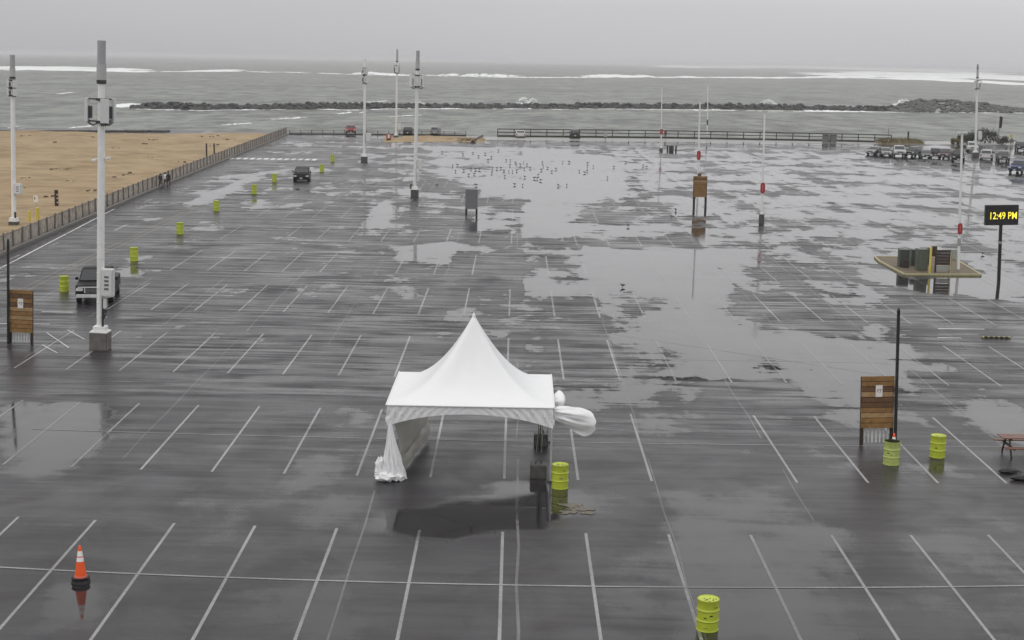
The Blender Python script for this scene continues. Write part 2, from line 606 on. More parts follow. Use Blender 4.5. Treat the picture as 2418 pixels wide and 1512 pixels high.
def sand_mat():
    m = bpy.data.materials.new('wet beach sand')
    m.use_nodes = True
    nt = m.node_tree
    N, L = nt.nodes.new, nt.links.new
    P = nt.nodes['Principled BSDF']
    tc = N('ShaderNodeTexCoord')

    def noise(sc, det, mp=(1, 1, 1)):
        p = N('ShaderNodeMapping')
        p.inputs['Scale'].default_value = mp
        L(tc.outputs['Object'], p.inputs[0])
        n = N('ShaderNodeTexNoise')
        n.inputs['Scale'].default_value = sc
        n.inputs['Detail'].default_value = det
        n.inputs['Roughness'].default_value = .65
        L(p.outputs[0], n.inputs['Vector'])
        return n.outputs['Fac']

    def ramp(x, stops):
        r = N('ShaderNodeValToRGB')
        e = r.color_ramp.elements
        e[0].position, e[0].color = stops[0][0], (*stops[0][1], 1)
        e[1].position, e[1].color = stops[-1][0], (*stops[-1][1], 1)
        for p, c in stops[1:-1]:
            q = e.new(p)
            q.color = (*c, 1)
        L(x, r.inputs[0])
        return r.outputs[0]
    base = ramp(noise(.05, 6, (1, .5, 1)), [(.35, (.30, .215, .125)), (.5, (.345, .255, .15)), (.66, (.37, .285, .175))])
    tr = ramp(noise(.35, 8, (.6, 1, 1)), [(.40, (.72, .70, .68)), (.55, (1, 1, 1)), (.7, (1.06, 1.06, 1.05))])
    mx = N('ShaderNodeMix')
    mx.data_type = 'RGBA'
    mx.blend_type = 'MULTIPLY'
    mx.inputs['Factor'].default_value = .9
    L(base, mx.inputs['A'])
    L(tr, mx.inputs['B'])
    L(mx.outputs['Result'], P.inputs['Base Color'])
    P.inputs['Roughness'].default_value = .85
    P.inputs['Specular IOR Level'].default_value = .2
    b = N('ShaderNodeBump')
    b.inputs['Strength'].default_value = .9
    b.inputs['Distance'].default_value = .6
    L(noise(.35, 8), b.inputs['Height'])
    L(b.outputs[0], P.inputs['Normal'])
    return m


MT['sand'] = sand_mat()


def sea_mat():
    m = bpy.data.materials.new('grey green sea')
    m.use_nodes = True
    nt = m.node_tree
    N, L = nt.nodes.new, nt.links.new
    P = nt.nodes['Principled BSDF']
    tc = N('ShaderNodeTexCoord')

    def noise(scale, detail, sc, rough=.55, rot=0.0):
        mp = N('ShaderNodeMapping')
        mp.inputs['Scale'].default_value = sc
        mp.inputs['Rotation'].default_value = (0, 0, rot)
        L(tc.outputs['Object'], mp.inputs[0])
        n = N('ShaderNodeTexNoise')
        n.inputs['Scale'].default_value = scale
        n.inputs['Detail'].default_value = detail
        n.inputs['Roughness'].default_value = rough
        L(mp.outputs[0], n.inputs['Vector'])
        return n.outputs['Fac']

    def add(a, ka, b, kb):
        x = N('ShaderNodeMath')
        x.operation = 'MULTIPLY'
        x.inputs[1].default_value = ka
        L(a, x.inputs[0])
        y = N('ShaderNodeMath')
        y.operation = 'MULTIPLY_ADD'
        y.inputs[1].default_value = kb
        L(b, y.inputs[0])
        L(x.outputs[0], y.inputs[2])
        return y.outputs[0]

    c1 = noise(.13, 5, (1.3, .5, 1), .65, .12)
    c2 = noise(.04, 6, (1.7, .8, 1), .65, -.08)
    c3 = noise(.011, 6, (1.2, .8, 1), .65, .05)
    chop = add(add(c1, .4, c2, .35), 1.0, c3, .25)
    swell = c2
    cr = N('ShaderNodeValToRGB')
    cr.color_ramp.elements[0].position = .43
    cr.color_ramp.elements[1].position = .57
    cr.color_ramp.elements[0].color = (.028, .034, .027, 1)
    cr.color_ramp.elements[1].color = (.185, .195, .165, 1)
    L(chop, cr.inputs[0])  # light and shade of the waves mottled into the water colour
    # whitecaps
    wc = noise(.07, 7, (1.3, .6, 1), .66, .2)
    wr = N('ShaderNodeMapRange')
    wr.inputs['From Min'].default_value = .675
    wr.inputs['From Max'].default_value = .73
    L(wc, wr.inputs['Value'])
    mx = N('ShaderNodeMix')
    mx.data_type = 'RGBA'
    L(wr.outputs[0], mx.inputs['Factor'])
    L(cr.outputs[0], mx.inputs['A'])
    mx.inputs['B'].default_value = (.62, .63, .63, 1)
    L(mx.outputs['Result'], P.inputs['Base Color'])
    P.inputs['Roughness'].default_value = .38
    P.inputs['Specular IOR Level'].default_value = .22
    ad = N('ShaderNodeMath')
    ad.operation = 'MULTIPLY_ADD'
    L(swell, ad.inputs[0])
    ad.inputs[1].default_value = 1.6
    L(chop, ad.inputs[2])
    b = N('ShaderNodeBump')
    b.inputs['Strength'].default_value = 1.0
    b.inputs['Distance'].default_value = 3.0
    L(ad.outputs[0], b.inputs['Height'])
    L(b.outputs[0], P.inputs['Normal'])
    return m


MT['sea'] = sea_mat()

# ------------------------------------------------------------------ the lot
POOLS = [
    [(140, 1370), (245, 1372), (250, 1470), (150, 1470)],
    [(140, 1370), (245, 1372), (250, 1470), (150, 1470)],
    [(0, 950), (190, 945), (290, 958), (240, 1060), (160, 1110), (0, 1130)],
    [(2160, 1070), (2270, 1070), (2270, 1125), (2170, 1125)],
    [(1640, 1470), (1720, 1470), (1720, 1540), (1640, 1540)],
    [(560, 450), (640, 450), (640, 500), (560, 500)],
    [(270, 600), (360, 600), (350, 650), (280, 650)],
    [(1110, 1150), (1240, 1120), (1320, 1150), (1330, 1240), (1230, 1268), (960, 1265), (900, 1215), (1000, 1200)],
    [(1110, 1150), (1240, 1120), (1320, 1150), (1330, 1240), (1230, 1268), (960, 1265), (900, 1215), (1000, 1200)],
    [(935, 590), (985, 578), (1090, 560), (1075, 610), (1048, 655), (1000, 645), (985, 620), (955, 615)],
    [(1340, 590), (1375, 600), (1390, 640), (1440, 670), (1560, 695), (1700, 690), (1760, 660), (1700, 600), (1560, 580), (1460, 590), (1400, 580)],
    [(1290, 440), (1410, 470), (1370, 520), (1345, 590), (1290, 560), (1250, 500)],
    [(860, 470), (935, 470), (925, 530), (880, 555), (850, 540)],
    [(1690, 690), (1740, 800), (1850, 790), (1990, 800), (2090, 740), (2170, 850), (2130, 900), (2030, 1000), (1950, 960),
     (1830, 890), (1700, 900), (1560, 890), (1450, 800), (1500, 760)],
    [(0, 960), (190, 945), (310, 955), (250, 1060), (180, 1120), (60, 1165), (0, 1170)],
    [(640, 1190), (760, 960), (900, 960), (850, 1130), (880, 1190), (800, 1250), (700, 1280)],
    [(1545, 1165), (1640, 1150), (1850, 1190), (2000, 1290), (2090, 1400), (2000, 1512), (1720, 1512), (1640, 1440), (1590, 1300)],
    [(2180, 860), (2250, 850), (2418, 980), (2418, 1060), (2330, 1010), (2230, 980)],
    [(1000, 345), (1300, 350), (1500, 380), (1450, 470), (1200, 470), (1050, 420)],
    [(480, 430), (560, 412), (620, 420), (540, 460), (470, 490), (430, 480)],
    [(700, 1420), (880, 1300), (900, 1512), (690, 1512)],
    [(100, 1330), (240, 1370), (260, 1512), (90, 1512)],
    [(1310, 1150), (1380, 1130), (1420, 1210), (1330, 1300), (1290, 1240)],
    [(2000, 640), (2100, 665), (2240, 700), (2400, 690), (2418, 640), (2300, 660), (2130, 660)],
]
ISLES = [
    [(520, 364), (770, 366), (770, 386), (520, 384)],
    [(905, 1135), (1090, 1140), (1000, 1190), (910, 1200)],
    [(2030, 1320), (2130, 1320), (2130, 1420), (2040, 1420)],
    [(1300, 1190), (1410, 1180), (1420, 1280), (1300, 1290)],
    [(1725, 690), (1800, 688), (1960, 715), (2105, 735), (2080, 760), (1990, 792), (1800, 762), (1750, 740)],
    [(1695, 897), (1850, 908), (1955, 950), (1960, 975), (1750, 985), (1700, 970)],
    [(2030, 655), (2150, 692), (2280, 695), (2418, 720), (2418, 930), (2250, 830), (2130, 745)],
    [(2145, 870), (2260, 905), (2335, 930), (2260, 990), (2200, 960)],
    [(1355, 1080), (1480, 1060), (1640, 1060), (1760, 1080), (1830, 1130), (1750, 1150), (1600, 1150), (1450, 1150), (1380, 1130)],
    [(960, 1000), (1200, 990), (1260, 1060), (1190, 1110), (1000, 1120)],
    [(880, 1310), (1200, 1300), (1220, 1512), (900, 1512)],
    [(1880, 585), (2000, 600), (2060, 650), (1960, 630)],
    [(1340, 490), (1540, 500), (1500, 520), (1360, 515)],
    [(1365, 568), (1600, 575), (1640, 600), (1480, 590)],
    [(1770, 990), (1890, 1000), (1920, 1040), (1800, 1060)],
    [(1900, 1130), (2250, 1130), (2200, 1250), (2000, 1280)],
]
CTRL = [(100, 1400, .22), (700, 1400, .26), (1200, 1400, .22), (1700, 1400, .42), (2300, 1400, .32), (100, 1100, .3), (600, 1050, .22),
        (1200, 1200, .16), (1700, 1050, .42), (2300, 1150, .3), (150, 900, .22), (600, 850, .24), (1050, 850, .3), (1500, 850, .48),
        (2000, 900, .53), (2350, 850, .22), (300, 700, .24), (700, 650, .28), (1100, 650, .36), (1500, 650, .56), (1850, 640, .57),
        (2300, 600, .56), (500, 500, .29), (900, 520, .42), (1250, 520, .52), (1600, 540, .58), (2000, 520, .66), (2350, 480, .64),
        (700, 400, .42), (1000, 400, .5), (1350, 400, .6), (1700, 420, .62), (2100, 430, .64), (2400, 420, .64), (800, 340, .44),
        (1300, 340, .5), (1900, 350, .58), (2300, 380, .56)]


def in_poly(u, v, poly):
    c = np.zeros(u.shape, bool)
    n = len(poly)
    for i in range(n):
        x0, y0 = poly[i]
        x1, y1 = poly[(i + 1) % n]
        k = ((y0 > v) != (y1 > v)) & (u < (x1 - x0) * (v - y0) / ((y1 - y0) if y1 != y0 else 1e-9) + x0)
        c ^= k
    return c


def blur(a, n):
    for _ in range(n):
        p = np.pad(a, 1, mode='edge')
        a = (p[:-2, 1:-1] + p[2:, 1:-1] + p[1:-1, :-2] + p[1:-1, 2:] + 2 * p[1:-1, 1:-1]) / 6
    return a


SEAMS = [.3 + 5.1 * k for k in range(-9, 26)]


def fence_x(y):
    """scene x of the beach fence at depth y"""
    return float(np.interp(y, [90, 117, 188, 309, 330], [-38.6, -40.3, -43.3, -47.5, -48.2]))


def make_lot():
    ys = [-60, -20, 5, 18]
    y, st = 24.0, .45
    while y < 318:
        ys.append(y)
        st = max(.45, y * .0062)
        y += st
    ys.append(318.0)
    xs = [-220, -150, -100, -75] + list(np.arange(-60, 110, .55)) + [130, 160, 220, 300]
    X, Y = np.meshgrid(np.array(xs, float), np.array(ys, float))
    Z = X * AF[0] + Y * AF[1] - CAMH * AF[2]
    Z = np.maximum(Z, 5)
    U = CX + FP * (X * AR[0] + Y * AR[1] - CAMH * AR[2]) / Z
    V = CY - FP * (X * AU[0] + Y * AU[1] - CAMH * AU[2]) / Z
    num = np.zeros_like(U)
    den = np.zeros_like(U)
    for (u, v, l) in CTRL:
        w = 1.0 / (((U - u) / 1.6) ** 2 + ((V - v)) ** 2 + 3000) ** 1.5
        num += w * l
        den += w
    Lw = num / den
    pool = np.zeros_like(U)
    isle = np.zeros_like(U)
    for p in POOLS: pool[in_poly(U, V, p)] += 1
    for p in ISLES: isle[in_poly(U, V, p)] = 1
    Lw = Lw + .28 * blur(pool, 5) - .30 * blur(isle, 5)
    # each paved lane falls gently to one side, so water stops at the joints
    lane = np.mod(X - .3, 5.1) / 5.1
    far_ = np.clip((Y - 45) / 50, 0, 1)
    Lw += .15 * (.5 - lane) * far_ * (.65 + .35 * np.sin(Y * .09 + np.floor((X - .3) / 5.1) * 2.9))
    li = np.floor((X - .3) / 5.1).astype(int)
    off = RNG.uniform(-.07, .07, 200)
    Lw += off[np.clip(li + 100, 0, 199)] * far_ * (.3 + 1.0 * np.sin(Y * .13 + li * 1.7))
    Lw -= .15 * np.exp(-((lane - .93) / .05) ** 2) * far_ * (.45 + .55 * np.sin(Y * .21 + li * 2.3))
    # each double row of bays sheds its water to the aisles
    Lw += .07 * np.cos(2 * np.pi * (Y - 69) / 18.2) * far_
    Lw[Y > 311] = .35
    nv = X.size
    nx = len(xs)
    me = bpy.data.meshes.new('parking_lot')
    idx = np.arange(nv).reshape(X.shape)
    q = np.stack([idx[:-1, :-1], idx[:-1, 1:], idx[1:, 1:], idx[1:, :-1]], -1).reshape(-1, 4)
    me.from_pydata(np.stack([X, Y, 0 * X], -1).reshape(-1, 3).tolist(), [], q.tolist())
    a = me.attributes.new('wet', 'FLOAT', 'POINT')
    a.data.foreach_set('value', Lw.reshape(-1).astype(np.float32))
    me.materials.append(MT['asphalt'])
    global WETG
    WETG = (np.array(xs, float), np.array(ys, float), Lw)
    o = bpy.data.objects.new('parking_lot', me)
    COL.objects.link(o)
    tag(o, 'wet grey asphalt car park with puddles and painted bays', kind='structure')
    return o


LOT = make_lot()


def wet_at(x, y):
    xs, ys, A = WETG
    i = int(np.clip(np.searchsorted(xs, x) - 1, 0, len(xs) - 2))
    j = int(np.clip(np.searchsorted(ys, y) - 1, 0, len(ys) - 2))
    a = min(1, max(0, (x - xs[i]) / (xs[i + 1] - xs[i])))
    b = min(1, max(0, (y - ys[j]) / (ys[j + 1] - ys[j])))
    return float((A[j, i] * (1 - a) + A[j, i + 1] * a) * (1 - b) + (A[j + 1, i] * (1 - a) + A[j + 1, i + 1] * a) * b)


def marking(mb, name, m):
    o = mb.build(name, m, LOT, fix=False)
    a = o.data.attributes.new('wet', 'FLOAT', 'POINT')
    a.data.foreach_set('value', [wet_at(v.co.x, v.co.y) for v in o.data.vertices])
    return o


def strip(mb, pts, w, z):
    """flat ribbon along ground points"""
    n = len(pts)
    L_, R_ = [], []
    for i in range(n):
        a = pts[max(0, i - 1)]
        b = pts[min(n - 1, i + 1)]
        t = Vector((b[0] - a[0], b[1] - a[1]))
        t.normalize()
        nx, ny = -t.y * w / 2, t.x * w / 2
        L_.append((pts[i][0] + nx, pts[i][1] + ny, z))
        R_.append((pts[i][0] - nx, pts[i][1] - ny, z))
    mb.grid([L_, R_], smooth=False)


ROWS = [(37.2, 48.09), (54.55, 65.46), (72.4, 83.27), (90.58, 101.46), (107.9, 119.3), (126.9, 137.6), (145, 155.8), (163, 173.8),
        (181, 191.8), (199, 209.8), (217, 227.8), (235, 245.8), (253, 263.8), (271, 281.8)]


def make_lines():
    far = MB()
    count = 0
    for r, (y0, y1) in enumerate(ROWS):
        for k in range(-9, 36):
            x = -.19 + 2.74 * k
            if r >= 2 and x < -25.5: continue
            if r < 2 and x < -26: continue
            if x > 62 + r * 1.5: continue
            if r == 1 and k in (3, 8): continue
            if r >= 4 and RNG.random() < .12: continue
            pts = [T(x, y0 + (y1 - y0) * t) for t in (0, .33, .66, 1)]
            u, v = PX(*pts[2])
            if u < -60 or u > 2480 or v > 1600: continue
            if r >= 6 or count >= 285:
                strip(far, pts, .085, .006)
            else:
                mb = MB()
                strip(mb, pts, .10, .006)
                o = marking(mb, 'stall_line', MT['paint'])
                count += 1
    o = marking(far, 'distant_stall_line', MT['paint'])
    tag(o, kind='stuff')
    # lines across the middle of the near double rows
    for yc, x0, x1, w in ((42.9, -24, 36, .10), (60.2, -20, 28, .07), (78, -10, 20, .05)):
        mb = MB()
        strip(mb, [T(x0 + (x1 - x0) * t / 24, yc) for t in range(25)], w, .010)
        marking(mb, 'row_line', MT['paint'])
    # paving joints
    for i, x in enumerate(SEAMS):
        y = 32.0
        mb = MB()
        ok = False
        while y < 285:
            ln = random.uniform(4, 22) * (1 + y / 120)
            y2 = min(285, y + ln)
            if random.random() < .78 and fence_x(y) + 7 < x < 70:
                strip(mb, [T(x + .04 * math.sin(yy * .7), yy) for yy in np.linspace(y, y2, max(3, int(ln / 3)))],
                      random.choice((.05, .07, .09)), .0035)
                ok = True
            y = y2 + random.uniform(0, 5)
        if ok: marking(mb, 'paving_joint', MT['seam'])

    def px_line(name, pts, w, m, z=.008, sub=8):
        mb = MB()
        P_ = []
        for a, b in zip(pts[:-1], pts[1:]):
            ga, gb = G(*a), G(*b)
            for t in range(sub): P_.append(ga.lerp(gb, t / sub))
        P_.append(G(*pts[-1]))
        strip(mb, P_, w, z)
        return marking(mb, name, m)

    # road along the fence
    px_line('edge_line', [(-40, 655), (60, 603), (200, 530), (270, 494)], .16, MT['paint_bright'])
    for (a, b) in (((20, 614), (48, 602)), ((116, 582), (138, 573)), ((206, 543), (230, 532)), ((338, 479), (360, 470)), ((418, 449), (438, 443)),
                   ((520, 409), (536, 404)), ((585, 388), (600, 383)), ((640, 370), (652, 366)), ((690, 353), (702, 350))):
        px_line('lane_dash', [a, b], .16, MT['paint'])
    px_line('centre_line', [(30, 692), (160, 630), (300, 565), (420, 508), (520, 466), (620, 424), (700, 392), (780, 362), (850, 338)], .11, MT['paint_tan'])
    px_line('centre_line', [(44, 696), (175, 632), (314, 567), (432, 510), (532, 468), (630, 426), (709, 394), (788, 363), (857, 339)], .11, MT['paint_tan'])
    px_line('kerb_edge_line', [(680, 321), (760, 325), (900, 333)], .35, MT['paint_bright'])
    # crosswalk bars
    for i in range(13):
        u = 548 + i * 16.2
        v = 374.5 + i * .25
        a, b = G(u - 3.5, v + 1.8), G(u + 2.5, v - 1.9)
        mb = MB()
        strip(mb, [a, a.lerp(b, .5), b], .72, .009)
        marking(mb, 'crosswalk_bar', MT['paint_bright'])
    # short bars and bay hatching at the ends of the rows
    for (a, b, w) in (((98, 737), (172, 738), .2), ((0, 765), (118, 766), .14), ((330, 640), (380, 640), .2), ((326, 638), (382, 638), .1),
                      ((408, 571), (490, 573), .18), ((445, 560), (540, 561), .14), ((335, 640), (378, 641), .1), ((270, 545), (300, 531), .1),
                      ((160, 780), (200, 802), .07), ((110, 786), (163, 822), .07), ((100, 815), (135, 834), .07), ((2215, 777), (2325, 778), .2),
                      ((2214, 798), (2270, 799), .16), ((2215, 790), (2310, 791), .08), ((2392, 797), (2418, 797), .12)):
        px_line('bay_bar', [a, b], w, MT['paint_bright'], .0115, 2)


make_lines()

# far edge: pale walkway, sea wall
mb = MB()
mb.grid([[G(1100 + 60 * i, 322.5 + .0 * i + i * .62)[:2] + (.012,) for i in range(24)],
         [G(1100 + 60 * i, 330 + i * .62)[:2] + (.012,) for i in range(24)]], smooth=False)
o = mb.build('walkway', mat('wet concrete path', (.24, .235, .22), .35, var=.15, scale=.4))
tag(o, 'pale wet concrete walkway along the sea railing', kind='structure')
mb = MB()
mb.box(40, 319.0, -3.05, 520, 1.6, 6.0)
o = mb.build('sea_wall', MT['concrete_dark'])
tag(o, 'dark concrete sea wall under the far edge of the car park', 'wall', kind='structure')


# ------------------------------------------------------------------ beach
def make_beach():
    ys = np.concatenate([np.arange(96, 300, 2.2), np.arange(300, 340, 1.5)])
    ts = np.concatenate([[0, .25, .8, 1.6], np.arange(3, 60, 2.0), np.arange(60, 320, 9)])
    P_ = []
    for y in ys:
        fx = fence_x(y) - .35
        row = []
        for t in ts:
            x = fx - t
            h = .55 if y < 180 else .55 - .25 * min(1, (y - 180) / 100)
            h = min(h, .15 + t * .5)
            h += .55 * (mnoise.fractal(Vector((x * .035, y * .05, 3)), 1.0, 2.0, 4)) * min(1, t / 6)
            h += .22 * mnoise.noise(Vector((x * .25, y * .3, 8))) * min(1, t / 4)
            if 175 < y < 255 and t > 4:
                h += .9 * math.exp(-((y - 225) / 18) ** 2) * math.exp(-((t - 28) / 18) ** 2)
            h = max(h, .07)
            yb = 297 + 10 * math.exp(-t / 30)
            if y > yb: h -= (y - yb) * .22
            row.append((x, y, h))
        P_.append(row)
    mb = MB()
    mb.grid(P_)
    o = mb.build('beach', MT['sand'], fix=False)
    tag(o, 'tan sand beach beyond the slat fence', kind='structure')
    # dark wrack and stones along the back of the beach
    mb = MB()
    for i in range(520):
        u = random.uniform(-20, 400)
        g = G(u, 312.2 + random.uniform(-.5, .4))
        s = random.uniform(.25, .6)
        mb.box(g.x, g.y, .1, s * 2.4, s, s * .9, Matrix.Rotation(random.uniform(0, 3), 3, 'Z'), .7)
    o = mb.build('wrack', MT['rock'], fix=False)
    tag(o, 'dark band of wrack and stones at the water edge of the beach', 'wrack', kind='stuff')


make_beach()


def seaweed():
    mb = MB()
    rnd = random.Random(12)
    for _ in range(46):
        u, v = rnd.uniform(10, 560), rnd.uniform(320, 470)
        g = G(u, v, .5)
        if g.x > fence_x(g.y) - 3: continue
        for q in range(5):
            s_ = rnd.uniform(.12, .4)
            mb.box(g.x + rnd.gauss(0, .5), g.y + rnd.gauss(0, .5), .55, s_, s_ * .6, s_ * .5, Matrix.Rotation(rnd.uniform(0, 3), 3, 'Z'), .6)
    o = mb.build('seaweed', MT['drift'], fix=False)
    tag(o, 'dark scraps of seaweed scattered over the sand', 'seaweed', kind='stuff')


seaweed()


# ------------------------------------------------------------------ sea, breakwater, foam
def make_sea():
    mb = MB()
    ys = [240, 330] + list(np.geomspace(360, 12000, 60))
    rows = []
    for y in ys:
        wdt = max(900, y * 1.1)
        rows.append([(t * wdt, y, SEA_Z) for t in np.linspace(-1, 1, 41)])
    mb.grid(rows)
    o = mb.build('sea', MT['sea'], fix=False)
    tag(o, 'choppy grey green sea under an overcast sky', kind='structure')


make_sea()


def breaker(pts, thick, label, seed, clump=.02, thin=1.1, holes=.35, size=(18, 70)):
    """a line of broken white water along picture points on the sea: a thin torn line with taller clumps riding on it"""
    rnd = random.Random(seed)
    mb = MB()
    us = [p[0] for p in pts]
    vs = [p[1] for p in pts]

    def puff(u, v, tk, wpx):
        a, b = GS(u, v + tk * .5), GS(u, v - tk * .5)
        c = (a + b) / 2
        k = 1 / PPM(c)
        h = tk * k * .45 * rnd.uniform(.5, 1.2)
        m = 7
        ln = (b - a).length
        ring = [(c.x + wpx * k * rnd.uniform(.7, 1.4) * math.cos(q * 2 * math.pi / m), c.y + ln * .42 * math.sin(q * 2 * math.pi / m) * rnd.uniform(.7, 1.2), SEA_Z + .02)
                for q in range(m)]
        mid_ = [(c.x + (p[0] - c.x) * .6, c.y + (p[1] - c.y) * .5, SEA_Z + h * rnd.uniform(.4, 1)) for p in ring]
        fs = [(q, (q + 1) % m, m + (q + 1) % m, m + q) for q in range(m)] + [(m + q, m + (q + 1) % m, 2 * m) for q in range(m)]
        mb.add(ring + mid_ + [(c.x, c.y, SEA_Z + h)], fs, True)

    L_ = us[-1] - us[0]
    u = us[0]
    while u < us[-1]:
        v = float(np.interp(u, us, vs)) + 1.4 * mnoise.noise(Vector((u * .02, seed * 1.7, 0)))
        if mnoise.noise(Vector((u * .025, seed * 3.1, 9))) + .5 * mnoise.noise(Vector((u * .11, seed, 4))) > holes - .55:
            puff(u, v + rnd.uniform(-.4, .4), thin * rnd.uniform(.5, 1.5), 5)
        u += rnd.uniform(2.5, 5)
    for _ in range(max(1, int(L_ * clump)) if clump else 0):
        uc = rnd.uniform(us[0], us[-1])
        hl = rnd.uniform(*size)
        tk = thick * rnd.uniform(.45, 1.2)
        vo = rnd.uniform(-.5, .25) * thick
        tilt = rnd.uniform(-.03, .03)
        skew = rnd.uniform(-.5, .5)
        x = -hl
        while x < hl:
            f = max(0, 1 - ((x / hl - skew) / (1 + abs(skew))) ** 2)
            v = float(np.interp(uc + x, us, vs))
            t_ = tk * f * rnd.uniform(.5, 1.1)
            if t_ > .5 and rnd.random() < .6: puff(uc + x, v + vo - t_ * .3 + tilt * x, t_, 3.5)
            x += rnd.uniform(2, 4)
    o = mb.build('breaking_wave', MT['foam'], fix=False)
    tag(o, label, 'wave', 'lines of surf and foam on the sea', 'stuff')


breaker([(-20, 172), (180, 167), (250, 168), (430, 164), (600, 162), (800, 163), (1000, 166), (1200, 170)], 7,
        'long torn white surf line out at sea on the left half', 1, .015, 1.3, .3)
breaker([(1180, 170), (1400, 171), (1600, 175), (1800, 180), (2000, 185), (2200, 196), (2430, 214)], 5.5,
        'white surf line running out to the right past the far monopole', 3, .016, 2.0, .05)
breaker([(1550, 148), (1650, 151), (1850, 157), (2050, 168), (2250, 180), (2430, 199)], 3.5, 'faint outermost surf line near the misty horizon', 4, .01, 1.3, .1)
breaker([(1980, 181), (2120, 186), (2260, 192), (2430, 204)], 7.0, 'wide patch of foam between the two right surf lines', 5, .03, 1.5, .3)
breaker([(285, 254), (330, 257), (480, 259), (640, 255), (720, 252), (830, 256), (950, 250), (1040, 251), (1240, 251), (1400, 252), (1700, 258),
         (1900, 263), (2130, 267), (2430, 273)], 3.6, 'thin foam line along the near foot of the breakwater', 6, .012, 1.1, .28, (10, 40))
breaker([(262, 254), (300, 252), (335, 250)], 8.0, 'foam patch off the left end of the breakwater', 7, .12, 1.5, -.2, (10, 25))
for k, (u, v, l) in enumerate(((690, 277, 34), (560, 292, 30), (190, 301, 26), (900, 232, 18), (160, 222, 14), (840, 262, 40), (950, 270, 30))):
    breaker([(u - l, v + 2), (u + l, v - 2)], 3.0, ['small whitecap in the channel left of the red pickup', 'small whitecap behind the beach middle',
            'small whitecap just behind the beach left of the tall monopole', 'small whitecap behind the breakwater beside the paired monopoles',
            'small whitecap between the two left monopoles', 'low foam wash in front of the breakwater left part', 'low foam wash right of the slim monopole'][k], 20 + k, .05, .8, .4, (8, 24))


def rock(rnd, c, s):
    n = []
    for z, k in ((-.5, .8), (-.1, 1.0), (.3, .8), (.55, .35)):
        m = 6
        a0 = rnd.uniform(0, 1)
        for q in range(m):
            a = a0 + q * 2 * math.pi / m
            rr = k * rnd.uniform(.75, 1.15)
            n.append((c[0] + s[0] * rr * math.cos(a), c[1] + s[1] * rr * math.sin(a), c[2] + s[2] * (z + rnd.uniform(-.12, .12))))
    fs = []
    for i in range(3):
        for q in range(6): fs.append((i * 6 + q, i * 6 + (q + 1) % 6, (i + 1) * 6 + (q + 1) % 6, (i + 1) * 6 + q))
    fs.append([18 + q for q in range(6)])
    return n, fs


def make_breakwater():
    root = thing('breakwater', GS(1240, 250), 'long low dark rock breakwater across the bay', 'breakwater')
    rnd = random.Random(5)
    mb, mp = MB(), MB()
    line = [(318, 256), (480, 257), (700, 254), (960, 250), (1240, 250), (1600, 253), (1900, 260), (2130, 266)]
    tops = [(318, 246), (360, 238), (480, 242), (640, 243), (760, 236), (960, 239), (1240, 240), (1400, 236), (1600, 241), (1800, 243), (1980, 250), (2130, 251)]
    base = Vector(root.location)

    def put(dst, u, vt, vb, kmin, kmax):
        g = GS(u, vb)
        hgt = max(.8, (vb - vt) / PPM(g))
        for lev in range(3):
            s = rnd.uniform(kmin, kmax)
            z = SEA_Z + hgt * (lev + .15) / 3 * rnd.uniform(.6, 1.1)
            c = (g.x + rnd.uniform(-.8, .8) - base.x, g.y + (lev * 1.6) + rnd.uniform(-1.2, 1.2) - base.y, z - base.z)
            dst.add(*rock(rnd, c, (s * rnd.uniform(.8, 1.3), s, s * rnd.uniform(.7, 1.0))))
    u = 312
    while u < 2140:
        put(mb, u, float(np.interp(u, [t[0] for t in tops], [t[1] for t in tops])) + rnd.uniform(-3, 3),
            float(np.interp(u, [t[0] for t in line], [t[1] for t in line])), .7, 1.5)
        u += rnd.uniform(2.5, 5)
    o = mb.build('rock_pile', MT['rock'], root, fix=False)
    tag(o, kind='stuff')
    # the higher right end
    r2 = thing('stone_groyne', GS(2270, 268), 'raised paler stone end of the breakwater on the right', 'breakwater')
    base = Vector(r2.location)
    tp = [(2115, 258), (2145, 243), (2180, 237), (2260, 239), (2330, 245), (2400, 257), (2440, 262)]
    for k in range(420):
        u = rnd.uniform(2112, 2440)
        t = rnd.random()
        vb = 267 + (u - 2115) * .02
        g = GS(u, vb)
        hm_ = max(.3, (vb - float(np.interp(u, [a[0] for a in tp], [a[1] for a in tp]))) / PPM(g) - .8)
        s = rnd.uniform(.8, 1.5)
        mp.add(*rock(rnd, (g.x - base.x + rnd.uniform(-.5, .5), g.y + t * 9 - base.y, SEA_Z + .1 + hm_ * t - base.z), (s * 1.2, s, s * .8)))
    o = mp.build('rock_pile', MT['rock_pale'], r2, fix=False)
    tag(o, kind='stuff')


make_breakwater()


def splash(u, v, wpx, hpx, label, seed, lean=0.0):
    rnd = random.Random(seed)
    g = GS(u, v)
    k = 1 / PPM(g)
    mb = MB()
    for i in range(260):
        t = rnd.random() ** 1.25
        x = rnd.gauss(0, .33) * wpx * k * (1 - .55 * t) + lean * t * hpx * k
        z = t * hpx * k * (1 - min(.8, abs(x) / (wpx * k)) * .6)
        s = rnd.uniform(.12, .5) * (1.1 - .6 * t) * hpx * k * .40
        mb.add(*rock(rnd, (x, rnd.uniform(-1, 1), z), (s, s, s * 1.1)), smooth=True)
    o = mb.build('splash', MT['foam'], None, g, fix=False)
    tag(o, label, 'splash', 'spray bursting over the breakwater', 'stuff')


